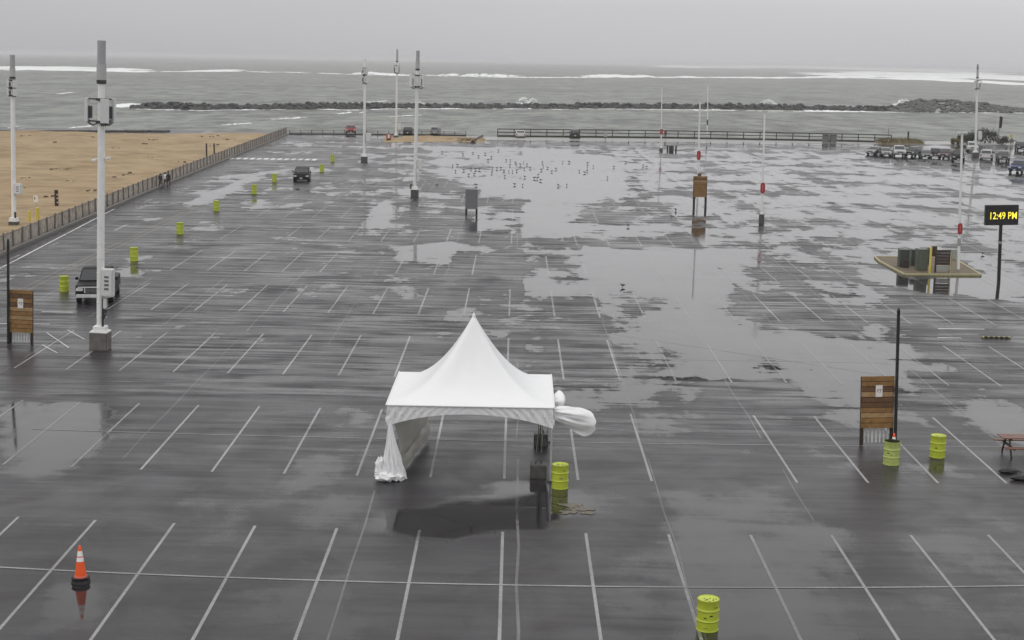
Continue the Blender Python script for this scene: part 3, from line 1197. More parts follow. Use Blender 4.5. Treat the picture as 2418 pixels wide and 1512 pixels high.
splash(1236, 243, 30, 21, 'tall twin white splash over the middle of the breakwater', 1)
splash(1258, 243, 28, 18, 'second plume of the middle breakwater splash', 2)
splash(1818, 244, 26, 12, 'white splash over the breakwater beside the red sign lamp post', 3, -.8)
splash(2126, 252, 26, 20, 'white splash where the breakwater meets its raised right end', 4, 1.0)
splash(986, 241, 36, 9, 'low splash behind the middle monopole', 5)
splash(712, 249, 18, 9, 'small splash on the left half of the breakwater', 6)

# ------------------------------------------------------------------ beach fence


def make_fence():
    y0 = 98.0
    root = thing('beach_fence', (fence_x(200), 200, 0), 'long weathered slat fence between car park and beach', 'fence')
    ox, oy = root.location.x, root.location.y
    pts = []
    y = y0
    while y < 312:
        pts.append((fence_x(y) - ox, y - oy))
        y += 2.55
    slats = MB()
    kerb = MB()
    rails = MB()
    pm = None
    rnd = random.Random(3)
    for i, (x, y) in enumerate(pts):
        h = 1.62 + rnd.uniform(-.08, .08)
        if pm is None:
            mb = MB()
            mb.box(0, 0, .72, .12, .12, 1.5)
            pm = mb.mesh('fence_post', MT['fence_post'])
        o = bpy.data.objects.new('post', pm)
        COL.objects.link(o)
        o.parent = root
        o.location = (x, y, rnd.uniform(-.05, .05))
        o.rotation_euler = (rnd.uniform(-.04, .04), rnd.uniform(-.05, .05), 0)
        if i + 1 == len(pts): break
        x1, y1 = pts[i + 1]
        n = 16
        for k in range(n):
            t = (k + .5) / n
            hh = 1.35 + rnd.uniform(-.1, .1)
            xx, yy = x + (x1 - x) * t, y + (y1 - y) * t
            slats.box(xx - .07 + rnd.uniform(-.02, .02), yy, hh / 2, .02, .105, hh, Matrix.Rotation(rnd.uniform(-.06, .06), 3, 'X'))
        dv = Vector((x1 - x, y1 - y, 0))
        rails.tube((x - .05, y, 1.3), (x1 - .05, y1, 1.3), .035, n=6)
        kerb.add([(x + .25, y, 0), (x + .55, y, 0), (x + .55, y, .22), (x + .25, y, .25), (x1 + .25, y1, 0), (x1 + .55, y1, 0), (x1 + .55, y1, .22), (x1 + .25, y1, .25)],
                 [(0, 1, 2, 3), (4, 7, 6, 5), (1, 5, 6, 2), (2, 6, 7, 3), (0, 3, 7, 4)])
    o = slats.build('slats', MT['fence_wood'], root, fix=False)
    tag(o, kind='stuff')
    rails.build('top_rail', MT['fence_post'], root)
    kerb.build('kerb', MT['concrete'], root)


make_fence()


# ------------------------------------------------------------------ sea railing
def make_railing():
    g0 = G(1175, 325)
    root = thing('sea_railing', g0, 'dark two rail timber railing along the sea edge', 'railing')
    n = 25
    us = [1175 + 38.7 * i for i in range(n)]
    vs = np.interp(us, [1175, 1560, 2000, 2110], [323.5, 327, 335, 338])
    P_ = [G(u, v) - g0 for u, v in zip(us, vs)]
    mb = MB()
    mb.box(0, 0, .78, .17, .17, 1.56)
    me = mb.mesh('post', MT['rail'])
    for p in P_:
        o = bpy.data.objects.new('post', me)
        COL.objects.link(o)
        o.parent = root
        o.location = p
    for nm, z, w in (('top_rail', 1.6, .2), ('middle_rail', .95, .16), ('kick_beam', .18, .36)):
        mb = MB()
        for a, b in zip(P_[:-1], P_[1:]):
            dv = b - a
            rot = dv.to_track_quat('X', 'Z').to_matrix()
            c = (a + b) / 2
            mb.box(c.x, c.y, z, dv.length, .14, w, rot)
        mb.build(nm, MT['rail'], root)
    # low cable rail on the left part
    g1 = G(684, 318)
    r2 = thing('cable_rail', g1, 'low thin cable rail along the sea edge left of the timber railing', 'railing')
    us = [684 + 26 * i for i in range(17)]
    vs = np.interp(us, [684, 800, 1100], [317.5, 318, 321])
    P_ = [G(u, v) - g1 for u, v in zip(us, vs)]
    mb = MB()
    mb.tube((0, 0, 0), (0, 0, .9), .06, n=6)
    me = mb.mesh('post', MT['rail'])
    for p in P_:
        o = bpy.data.objects.new('post', me)
        COL.objects.link(o)
        o.parent = r2
        o.location = p
    for nm, z, rr in (('cable', .8, .03), ('cable', .4, .03), ('kick_beam', .12, .13)):
        mb = MB()
        for a, b in zip(P_[:-1], P_[1:]): mb.tube(a + Vector((0, 0, z)), b + Vector((0, 0, z)), rr, n=6)
        mb.build(nm, MT['rail'], r2)


make_railing()

# ------------------------------------------------------------------ monopoles and lamp posts


def antenna_ring(parent, z0, z1, rad, n, pw, rot0, pr):
    L_ = z1 - z0
    for k in range(n):
        a = rot0 + 2 * math.pi * k / n
        rot = Matrix.Rotation(a, 3, 'Z')
        c = rot @ Vector((rad, 0, 0))
        mb = MB()
        mb.box(c.x, c.y, (z0 + z1) / 2, pw * .42, pw, L_, rot)
        o = mb.build('antenna', MT['antenna'], parent, bevel=.02)
        mb = MB()
        cb = rot @ Vector((rad - pw * .42, 0, 0))
        mb.box(cb.x, cb.y, (z0 + z1) / 2 - L_ * .08, pw * .3, pw * .6, L_ * .5, rot)
        for zz in (z0 + L_ * .05, z1 - L_ * .03):
            mb.tube((c.x * .05, c.y * .05, zz), tuple(rot @ Vector((rad - pw * .1, 0, 0)) + Vector((0, 0, zz))), .045, n=6)
        for q in range(3):
            p0 = rot @ Vector((rad - pw * .1, (q - 1) * pw * .25, 0))
            p1 = rot @ Vector((pr, (q - 1) * pw * .2, 0))
            mb.path([(p0.x, p0.y, z0), ((p0.x + p1.x) / 2, (p0.y + p1.y) / 2, z0 - L_ * .13), (p1.x, p1.y, z0 - L_ * .03)], .022, 5)
        mb.build('radio_unit', MT['dark_metal'], o)
    mb = MB()
    for zz in (z0 + L_ * .03, z1 - L_ * .04):
        mb.lathe([(pr + .01, zz - .06), (pr + .09, zz - .06), (pr + .09, zz + .06), (pr + .01, zz + .06)], 16)
    mb.build('mounting_collar', MT['dark_metal'], parent)


def monopole(base, top, label, conc=(0, 0), can=None, ants=(), arms=None, cabinet=None, small=(), group='white monopoles in the car park', rad=.2, ground=0.0,
             cm='concrete', lean=1.0):
    p = G(base[0], base[1], ground)
    dx, h = top_at(p, *top)
    root = thing('monopole', p, label, 'monopole', group, ry=math.atan2(dx, h) * lean)
    L_ = math.hypot(dx, h)
    Z = lambda v: (base[1] - v) / (base[1] - top[1]) * L_
    ppm = PPM(p)
    zb = Z(conc[1]) if conc[0] else 0
    if conc[0]:
        w = conc[0] / ppm
        mb = MB()
        mb.box(0, 0, zb / 2, w, w, zb)
        mb.build('concrete_base', MT[cm], root, bevel=.03)
        mb = MB()
        mb.box(0, 0, zb + .04, w * .98, w * .98, .08)
        mb.box(0, 0, zb + .2, rad * 3.3, rad * 3.3, .26)
        mb.build('base_plate', MT['white_pole'], root, bevel=.02)
    zt = Z(can[1]) if can else L_
    mb = MB()
    mb.lathe([(rad, zb + .3), (rad * .9, zt)], 20)
    for k in range(6):
        zz = zb + (zt - zb) * (.06 + .06 * k)
        mb.lathe([(rad * .99, zz), (rad * 1.06, zz), (rad * 1.06, zz + .03), (rad * .99, zz + .03)], 20)
    mb.build('pole', MT['white_pole'], root)
    if can:
        mb = MB()
        r2 = rad * can[2]
        zm = zt + (L_ - zt) * .42
        mb.lathe([(r2 * .95, zm), (r2 * .95, L_)], 20)
        rd = mb.build('radome', MT['grey_can'], root)
        mb = MB()
        mb.lathe([(r2 * 1.12, zt + .06), (r2 * 1.12, zm - .005)], 20)
        mb.build('lower_section', MT['grey_low'], rd)
        mb = MB()
        mb.lathe([(rad * 1.0, zt - .14), (rad * 1.25, zt - .12), (rad * 1.25, zt + .05), (rad, zt + .06)], 20)
        mb.build('collar', MT['dark_metal'], root)
    for (v0, v1, wpx, n, rot0) in ants:
        antenna_ring(root, Z(v1), Z(v0), wpx / 2 / ppm, n, .42 if rad > .19 else .36, rot0, rad)
    if arms:
        z = Z(arms[0])
        for sgn in (-1, 1):
            mb = MB()
            ln = arms[1] / 2 / ppm
            tilt = arms[2] * sgn
            mb.box(sgn * (rad + (ln - rad) * .2), 0, z + tilt * .2, (ln - rad) * .5, .08, .07)
            mb.box(sgn * (rad + (ln - rad) * .62), 0, z + tilt * .6, (ln - rad) * .85, .22, .11, Matrix.Rotation(-tilt * .9 * sgn, 3, 'Y'))
            mb.build('luminaire', MT['reflective'], root, bevel=.02)
    if cabinet:
        u0, u1, v0, v1, slots = cabinet
        x0, x1 = (u0 - base[0]) / ppm, (u1 - base[0]) / ppm
        z0, z1 = Z(v1), Z(v0)
        dep = min(.6, (x1 - x0) * .8)
        mb = MB()
        mb.box((x0 + x1) / 2, -.1, (z0 + z1) / 2, x1 - x0, dep, z1 - z0)
        cab = mb.build('cabinet', MT['box_grey'], root, bevel=.03)
        mb = MB()
        mb.box((x0 + x1) / 2, -.1 - dep / 2 - .012, (z0 + z1) / 2, (x1 - x0) * .84, .022, (z1 - z0) * .9)
        mb.build('cabinet_door', MT['antenna'], cab, bevel=.006)
        for k in range(slots):
            mb = MB()
            zz = z0 + (z1 - z0) * (.22 + .58 * (k + .5) / slots)
            mb.box(x0 + (x1 - x0) * .5, -.1 - dep / 2 - .03, zz, (x1 - x0) * .36, .016, (z1 - z0) * .075)
            mb.build('vent', MT['slot'], cab)
    for (u0, u1, v0, v1, mk, nm) in small:
        x0, x1 = (u0 - base[0]) / ppm, (u1 - base[0]) / ppm
        z0, z1 = Z(v1), Z(v0)
        mb = MB()
        mb.box((x0 + x1) / 2, -.12, (z0 + z1) / 2, abs(x1 - x0), .25, z1 - z0)
        mb.build(nm, MT[mk], root, bevel=.015)
    return root


monopole((237, 825), (240, 96), 'tall near white monopole on a big concrete base in front of the black pickup', (42, 783), (0, 189, 1.12),
         [(229, 285, 66, 3, R(-62))], (370, 42, .12), (241, 269, 629, 695, 4),
         [(245, 253, 700, 724, 'box_grey', 'junction_box'), (243, 251, 738, 748, 'dark_metal', 'conduit_box'), (244, 253, 727, 735, 'dark_metal', 'conduit_box'),
          (240, 254, 744, 747, 'galvan', 'strut'), (243, 246, 700, 780, 'dark_metal', 'conduit')], rad=.2)
monopole((33, 537), (29, 130), 'white monopole with two antenna tiers standing on the sand at the left edge', (20, 523), (0, 182, 1.1),
         [(208, 225, 22, 3, R(-40)), (188, 206, 22, 3, R(-40))], (299, 24, .1), (37, 53, 432, 457, 3),
         [(36, 39, 500, 523, 'dark_metal', 'conduit')], rad=.2, ground=.4, cm='concrete_dark')
monopole((860, 383), (862, 140), 'white monopole with a short white top beyond the dark car', (15, 370), None,
         [(178, 196, 15, 3, R(-50)), (160, 176, 15, 3, R(-50))], (262, 12, .05), (864, 876, 314, 334, 0),
         [(852, 856, 365, 381, 'pvc', 'junction_box')], rad=.2, cm='concrete_dark')
monopole((935, 326), (938, 117), 'slimmer far white monopole with thin grey top beside the sand spit', (11, 320), (0, 145, 1.0),
         [(154, 172, 15, 3, R(170))], None, (940, 946, 290, 306, 0), (), rad=.19, cm='concrete_dark')
monopole((979, 467), (987, 120), 'white monopole with grey top and round antenna cluster in the middle of the lot', (18, 448), (0, 163, 1.05),
         [(176, 205, 34, 3, R(-25))], (325, 8, .0), (986, 996, 376, 402, 0),
         [(967, 973, 434, 446, 'slot', 'junction_box'), (984, 989, 405, 428, 'box_grey', 'conduit_box')], rad=.2, cm='concrete_dark')
monopole((2303, 372), (2309, 152), 'white monopole with hooked grey top among the parked cars on the right', (14, 360), (0, 183, .85),
         [(190, 209, 17, 3, R(100))], None, (2308, 2316, 310, 330, 0),
         [(2300, 2304, 160, 162, 'dark_metal', 'bracket_arm')], rad=.2, cm='concrete_dark')


def lamp_post(base, top, label, head=None, sign=None, conc=None, rad=.11, band=None):
    p = G(*base)
    dx, h = top_at(p, *top)
    root = thing('lamp_post', p, label, 'lamp post', 'slim white lamp posts', ry=math.atan2(dx, h))
    L_ = math.hypot(dx, h)
    Z = lambda v: (base[1] - v) / (base[1] - top[1]) * L_
    ppm = PPM(p)
    zb = 0
    if conc:
        zb = Z(conc[1])
        mb = MB()
        mb.lathe([(conc[0] / 2 / ppm, 0), (conc[0] / 2 / ppm, zb)], 16)
        mb.build('concrete_base', MT['concrete_dark'], root)
        mb = MB()
        mb.box(0, 0, zb + .07, rad * 3.2, rad * 3.2, .12)
        mb.build('base_plate', MT['white_pole'], root)
    mb = MB()
    mb.lathe([(rad, zb + .01), (rad * .72, L_)], 14)
    mb.build('pole', MT['white_pole'], root)
    if head:
        w = head / ppm
        for sgn in (-1, 1):
            mb = MB()
            mb.box(sgn * (w * .27), 0, L_ + .04, w * .44, .34, .12)
            mb.box(sgn * w * .03, 0, L_ + .02, w * .1, .08, .08)
            mb.build('lamp_head', MT['pvc'], root, bevel=.02)
    if sign:
        v0, v1, wpx, mk = sign
        z0, z1 = Z(v1), Z(v0)
        w = wpx / ppm
        mb = MB()
        n = 20
        ring = []
        for q in range(n):
            a = 2 * math.pi * q / n
            r_ = w / 2
            ring.append((r_ * math.cos(a), (z1 - z0) / 2 * .99 * (1 if abs(math.sin(a)) < 0 else math.sin(a))))
        rr = w * .48
        prof = [(-w / 2, z0 + rr), (-w / 2 * .8, z0 + rr * .3), (-w / 4, z0), (w / 4, z0), (w / 2 * .8, z0 + rr * .3), (w / 2, z0 + rr), (w / 2, z1 - rr),
                (w / 2 * .8, z1 - rr * .3), (w / 4, z1), (-w / 4, z1), (-w / 2 * .8, z1 - rr * .3), (-w / 2, z1 - rr)]
        mb.prism(prof, -rad - .07, -rad - .03)
        sg = mb.build('sign_plate', MT[mk], root)
        if mk == 'sign_red':
            mb = MB()
            mb.box(0, -rad - .075, (z0 + z1) / 2, w * .2, .008, (z1 - z0) * .62)
            mb.build('faded_stripe', MT['net'], sg)
        mb = MB()
        mb.box(0, -rad - .012, z0 + .15, .2, .035, .06)
        mb.box(0, -rad - .012, z1 - .15, .2, .035, .06)
        mb.build('sign_bracket', MT['dark_metal'], root)
    if band:
        v0, v1, mk = band
        mb = MB()
        mb.lathe([(rad * 1.02, Z(v1)), (rad * 1.25, Z(v1)), (rad * 1.2, Z(v0)), (rad * .95, Z(v0))], 14)
        mb.build('band', MT[mk], root)
    return root


lamp_post((1798, 528), (1806, 264), 'slim lamp post with red plate on dark round base right of the middle board', 15, (431, 456, 11, 'sign_red'), (13, 506))
lamp_post((2263, 640), (2272, 315), 'slim lamp post with red sign plate beside the utility cabinets', 24, (526, 552, 11, 'sign_red'), None, band=(562, 580, 'galvan'))
lamp_post((1647, 470), (1653, 235), 'slim lamp post with small red plate rising behind the middle timber board', 6, (356, 377, 9, 'sign_red'), None)
lamp_post((1670, 321), (1672, 200), 'farthest slim lamp post with dark band by the sea railing', 8, None, None, band=(283, 295, 'dark_metal'), rad=.13)
lamp_post((1561, 357), (1563, 209), 'slim lamp post near the sea railing with low dark base', None, (305, 317, 7, 'sign_red'), (8, 350))

# ------------------------------------------------------------------ drums, cone


def make_drum(mk, lid=True):
    root = thing('steel_drum', (0, 0, 0), 'x', 'drum')
    h, r = .9, .30
    prof = [(r - .012, 0), (r + .008, .006), (r + .008, .028), (r - .002, .035)]
    for zc in (.30, .60):
        prof += [(r, zc - .05), (r + .002, zc - .022), (r + .016, zc - .008), (r + .016, zc + .008), (r + .002, zc + .022), (r, zc + .05)]
    prof += [(r - .002, h - .05), (r + .01, h - .03), (r + .012, h - .004), (r + .004, h)]
    mb = MB()
    mb.lathe(prof, 40, cap=False)
    mb.build('body', MT[mk], root)
    mb = MB()
    if lid:
        mb.lathe([(.001, h - .02), (r - .03, h - .02), (r - .012, h - .012), (r - .006, h)], 40, cap=False)
        lo = mb.build('lid', MT[mk], root)
        mb = MB()
        rnd = random.Random(2)
        for k in range(9):
            a, q = rnd.uniform(0, 6.28), rnd.uniform(.04, .22)
            mb.lathe([(.022, h - .021), (.022, h - .012), (.001, h - .011)], 8, q * math.cos(a), q * math.sin(a))
        mb.build('bung', MT['drum_in'], lo)
    else:
        mb.lathe([(r - .02, .08), (r - .012, h - .002)], 40, cap=False)
        mb.add([(math.cos(a) * (r - .02), math.sin(a) * (r - .02), .5) for a in np.linspace(0, 6.2, 20)], [list(range(20))])
        mb.build('lining', MT['drum_in'], root)
    return root


drum = make_drum('drum')
DR = [((1670, 1486), 'lime green steel drum on the line at the bottom right, nearest the camera'), ((1322, 1152), 'lime green steel drum standing at the front right leg of the tent'),
      ((2213, 1079), 'lime green steel drum standing alone right of the right timber board'), ((152, 688), 'lime green drum just left of the black pickup'),
      ((317, 616), 'lime green drum beyond the black pickup, second in the roadside row'), ((425, 553), 'third lime green drum of the roadside row counting from the pickup'),
      ((511, 498), 'fourth lime green drum of the roadside row counting from the pickup'), ((600, 458), 'fifth drum of the roadside row with a long puddle reflection'),
      ((648, 430), 'lime green drum just left of the dark car in the roadside row'), ((760, 406), 'lime green drum just right of the dark car'),
      ((785, 382), 'farthest lime green drum at the end of the crosswalk')]
for i, ((u, v), lb) in enumerate(DR):
    o = drum if i == 0 else copy_tree(drum)
    o.location = G(u, v)
    o.rotation_euler = (0, 0, random.uniform(0, 6))
    tag(o, lb, 'drum', 'lime green steel drums')
    if 3 <= i: o.scale = (1.0, 1.0, 1.12)
def drum_mark(root, mk, ang, z0, z1, da):
    mb = MB()
    a = [ang - da + da * 2 * k / 8 for k in range(9)]
    mb.grid([[(.304 * math.cos(q), .304 * math.sin(q), z0) for q in a], [(.304 * math.cos(q), .304 * math.sin(q), z1) for q in a]])
    mb.build('scuff', MT[mk], root)


for o in [c for c in COL.objects if c.get('category') == 'drum'][:4]:
    o.rotation_euler = (0, 0, random.uniform(-.3, .3))
    for q in range(4): drum_mark(o, random.choice(('drum_in', 'drum_scuff')), -1.6 + random.uniform(-.8, .8), *(lambda z: (z, z + random.uniform(.012, .05)))(random.choice((.12, .4, .46, .7, .76))), random.uniform(.05, .22))
dp = make_drum('drum_pale', False)
dp.location = G(2104, 1096)
for q in range(5): drum_mark(dp, random.choice(('drum_in', 'drum_scuff')), -1.6 + random.uniform(-.8, .8), *(lambda z: (z, z + random.uniform(.012, .04)))(random.choice((.12, .4, .46, .7))), random.uniform(.05, .2))
dp.scale = (1.04, 1.04, 1.04)
tag(dp, 'faded open topped green drum in front of the right timber board', 'drum', 'lime green steel drums')


def make_cone(loc, label, h=1.06, blk=True, sc=1.0):
    root = thing('traffic_cone', loc, label, 'traffic cone', 'orange traffic cones')
    zb = .17
    rb, rt = .165, .032
    rad = lambda z: rb + (rt - rb) * (z - zb) / (h - zb)
    mb = MB()
    mb.lathe([(rad(zb), zb), (rad(h - .10), h - .10), (rt * .95, h - .015), (rt * .6, h)], 28)
    mb.build('body', MT['orange'], root)
    for z0, z1 in ((.62, .735), (.765, .91)):
        mb = MB()
        mb.lathe([(rad(z0) + .003, z0), (rad(z1) + .003, z1)], 28, cap=False)
        mb.build('reflective_band', MT['reflective'], root)
    mb = MB()
    mb.lathe([(rb + .012, .15), (rb + .016, .2), (rb - .004, .215)], 28, cap=False)
    mb.build('skirt', MT['net'], root)
    mb = MB()
    pr = []
    for k in range(8):
        a = math.pi / 8 + k * math.pi / 4
        pr.append((math.cos(a), math.sin(a)))
    vs = [(x * .27, y * .27, 0) for x, y in pr] + [(x * .25, y * .25, .06) for x, y in pr] + [(x * .235, y * .235, .11) for x, y in pr] + [(x * .27, y * .27, .165) for x, y in pr]
    fs = []
    for i in range(3):
        for k in range(8): fs.append((i * 8 + k, i * 8 + (k + 1) % 8, (i + 1) * 8 + (k + 1) % 8, (i + 1) * 8 + k))
    fs += [list(range(8))[::-1], [24 + k for k in range(8)]]
    mb.add(vs, fs)
    mb.build('base', MT['rubber'], root, bevel=.012)
    root.scale = (sc,) * 3
    return root


make_cone(G(191, 1376), 'orange traffic cone with two white bands and black base at the lower left', sc=1.08)
make_cone(G(2108, 1083), 'traffic cone mostly hidden behind the faded drum by the right timber board', sc=.98)


# ------------------------------------------------------------------ timber boards
def notice(parent, x, y, z, w, h):
    mb = MB()
    mb.box(x, y, z, w, .012, h)
    o = mb.build('notice', MT['paper'], parent, bevel=.004)
    mb = MB()
    yy = y - .009
    mb.box(x - w * .2, yy, z + h * .02, w * .13, .004, h * .16)
    mb.box(x + w * .1, yy, z + h * .13, w * .55, .004, h * .045)
    mb.box(x + w * .22, yy, z + h * .05, w * .07, .004, h * .14, Matrix.Rotation(.25, 3, 'Y'))
    mb.box(x + w * .14, yy, z - h * .09, w * .08, .004, h * .12, Matrix.Rotation(.6, 3, 'Y'))
    mb.build('print', MT['ink'], o)
    return o


def timber_board(base, top, panel, label, tall=None, note=None, slats=True, seed=1, rz=0.0, notch=False, pc='post_brown'):
    """panel: (u0,u1,v0,v1) in the photograph"""
    rnd = random.Random(seed)
    p = G(*base)
    dx, h = top_at(p, *top)
    root = thing('timber_board', p, label, 'sign board', 'timber sign boards on posts', rz=rz, ry=math.atan2(dx, h))
    ppm = PPM(p)
    Z = lambda v: (base[1] - v) / (base[1] - top[1]) * h
    u0, u1, v0, v1 = panel
    w = (u1 - u0) / ppm
    xc = ((u0 + u1) / 2 - base[0]) / ppm
    z0, z1 = Z(v1), Z(v0)
    n = 10
    bh = (z1 - z0) / n
    for k in range(n):
        mb = MB()
        mk = 'wood' if rnd.random() < .6 else ('wood_pale' if rnd.random() < .55 else 'wood_dark')
        mb.box(xc + rnd.uniform(-.012, .012), -.09 + rnd.uniform(-.008, .008), z0 + bh * (k + .5), w + rnd.uniform(-.02, .02), .035, bh * .9)
        mb.build('board', MT[mk], root, bevel=.004)
    mb = MB()
    mb.box(xc, -.055, (z0 + z1) / 2, w * .96, .02, (z1 - z0) * .985)
    mb.build('dark_gap_sheet', MT['post_brown'], root)  # dark sheet added behind the boards so the gaps show dark
    for k, sx in enumerate((-1, 1)):
        hh = z1 - .04
        mb = MB()
        mb.box(xc + sx * (w / 2 - .06), .0, hh / 2, .13 if slats else .24, .13, hh)
        mb.build('post', MT[pc], root, bevel=.008)
    if notch:
        mb = MB()
        mb.box(xc - w * .08, -.09, z1 + .15, w * .3, .035, .3)
        mb.build('top_board', MT['wood_dark'], root)
    if slats:
        for k in range(7):
            mb = MB()
            xx = xc - w / 2 + .2 + (w - .4) * k / 6
            zt = z0 - .02
            mb.box(xx, .05, (zt + .12) / 2, .05 + rnd.uniform(0, .05), .03, zt - .12, Matrix.Rotation(rnd.uniform(-.03, .03), 3, 'Y'))
            mb.build('slat', MT['pvc'], root)
    if tall:
        ub, vt = tall
        xx = (ub - base[0]) / ppm
        _, ht = top_at(p, ub, vt)
        mb = MB()
        mb.box(xx, -.17, ht / 2, .11, .11, ht)
        mb.lathe([(.05, ht), (.075, ht + .04), (.05, ht + .16), (.02, ht + .2)], 10, xx, -.17)
        mb.build('flag_post', MT['black_post'], root)
    if note:
        un, vn, wn, hn = note
        notice(root, (un - base[0]) / ppm, -.125, Z(vn), wn / ppm, hn / ppm)
    return root


timber_board((2068, 1052), (2072, 888), (2030, 2107, 887, 1010), 'timber board with white notice and tall black post on the right', (2111, 738), (2071, 922, 16, 28), True, 4)
timber_board((50, 813), (50, 684), (22, 78, 684, 785), 'timber board with notice and tall black post at the left edge', (22, 572), (50, 716, 13, 23), True, 9)
timber_board((1651, 490), (1653, 414), (1637, 1667, 416, 466), 'far timber board with dark legs beneath the lamp post with small red plate', None, None, False, 14, notch=True, pc='black_post')


def grey_board():
    b = (1113, 509)
    p = G(*b)
    ppm = PPM(p)
    root = thing('sheet_metal_sign', p, 'blank grey sheet metal sign on dark legs beyond the tent peak', 'sign board')
    w, h = 29 / ppm, 62 / ppm
    mb = MB()
    mb.box(0, -.06, h * .62, w, .07, h * .75)
    mb.build('panel', MT['sign_grey'], root, bevel=.015)
    for sx in (-1, 1):
        mb = MB()
        mb.box(sx * (w / 2 - .1), .03, h / 2, .2, .1, h * .99)
        mb.build('post', MT['black_post'], root)
    mb = MB()
    mb.box(0, -.06, h * 1.005, w * 1.08, .12, .05)
    mb.build('cap', MT['pvc'], root)
    for k in range(3):
        mb = MB()
        mb.box(-w * .2 + w * .2 * k, .04, h * .12, .05, .03, h * .22)
        mb.build('slat', MT['pvc'], root)


grey_board()


# ------------------------------------------------------------------ clock sign
def clock_sign():
    b = (2358, 669)
    p = G(*b)
    dx, h = top_at(p, 2365, 484)
    root = thing('led_sign', p, 'black LED message sign showing 12:49 PM on a black post', 'sign', ry=math.atan2(dx, h))
    ppm = PPM(p)
    z0 = (669 - 531) / (669 - 484) * h
    w = 77 / ppm
    mb = MB()
    mb.box(0, 0, z0 / 2, .2, .2, z0)
    mb.build('post', MT['black_post'], root)
    mb = MB()
    mb.box(0, 0, z0 * .70, .24, .24, .16)
    mb.build('post_joint', MT['galvan'], root)
    mb = MB()
    mb.box(0, -.05, (z0 + h) / 2, w, .34, h - z0)
    cab = mb.build('cabinet', MT['black_post'], root, bevel=.02)
    mb = MB()
    mb.box(0, -.225, (z0 + h) / 2, w * .94, .02, (h - z0) * .9)
    mb.build('screen', MT['screen'], cab)
    cu = bpy.data.curves.new('clock_text', 'FONT')
    cu.body = '12:49 PM'
    cu.align_x = 'CENTER'
    cu.align_y = 'CENTER'
    cu.size = .72
    cu.space_character = 1.02
    cu.extrude = .004
    cu.offset = .006
    t = bpy.data.objects.new('tmp', cu)
    COL.objects.link(t)
    bpy.context.view_layer.update()
    me = bpy.data.meshes.new_from_object(t.evaluated_get(bpy.context.evaluated_depsgraph_get()))
    bpy.data.objects.remove(t)
    me.materials.clear()
    me.materials.append(MT['led'])
    xs = [v.co.x for v in me.vertices]
    sc = w * .80 / (max(xs) - min(xs))
    o = bpy.data.objects.new('time_text', me)
    COL.objects.link(o)
    o.parent = cab
    o.location = (w * .03, -.242, (z0 + h) / 2 - .06)
    o.rotation_euler = (math.pi / 2, 0, 0)
    o.scale = (sc, sc * 1.35, 1)


clock_sign()


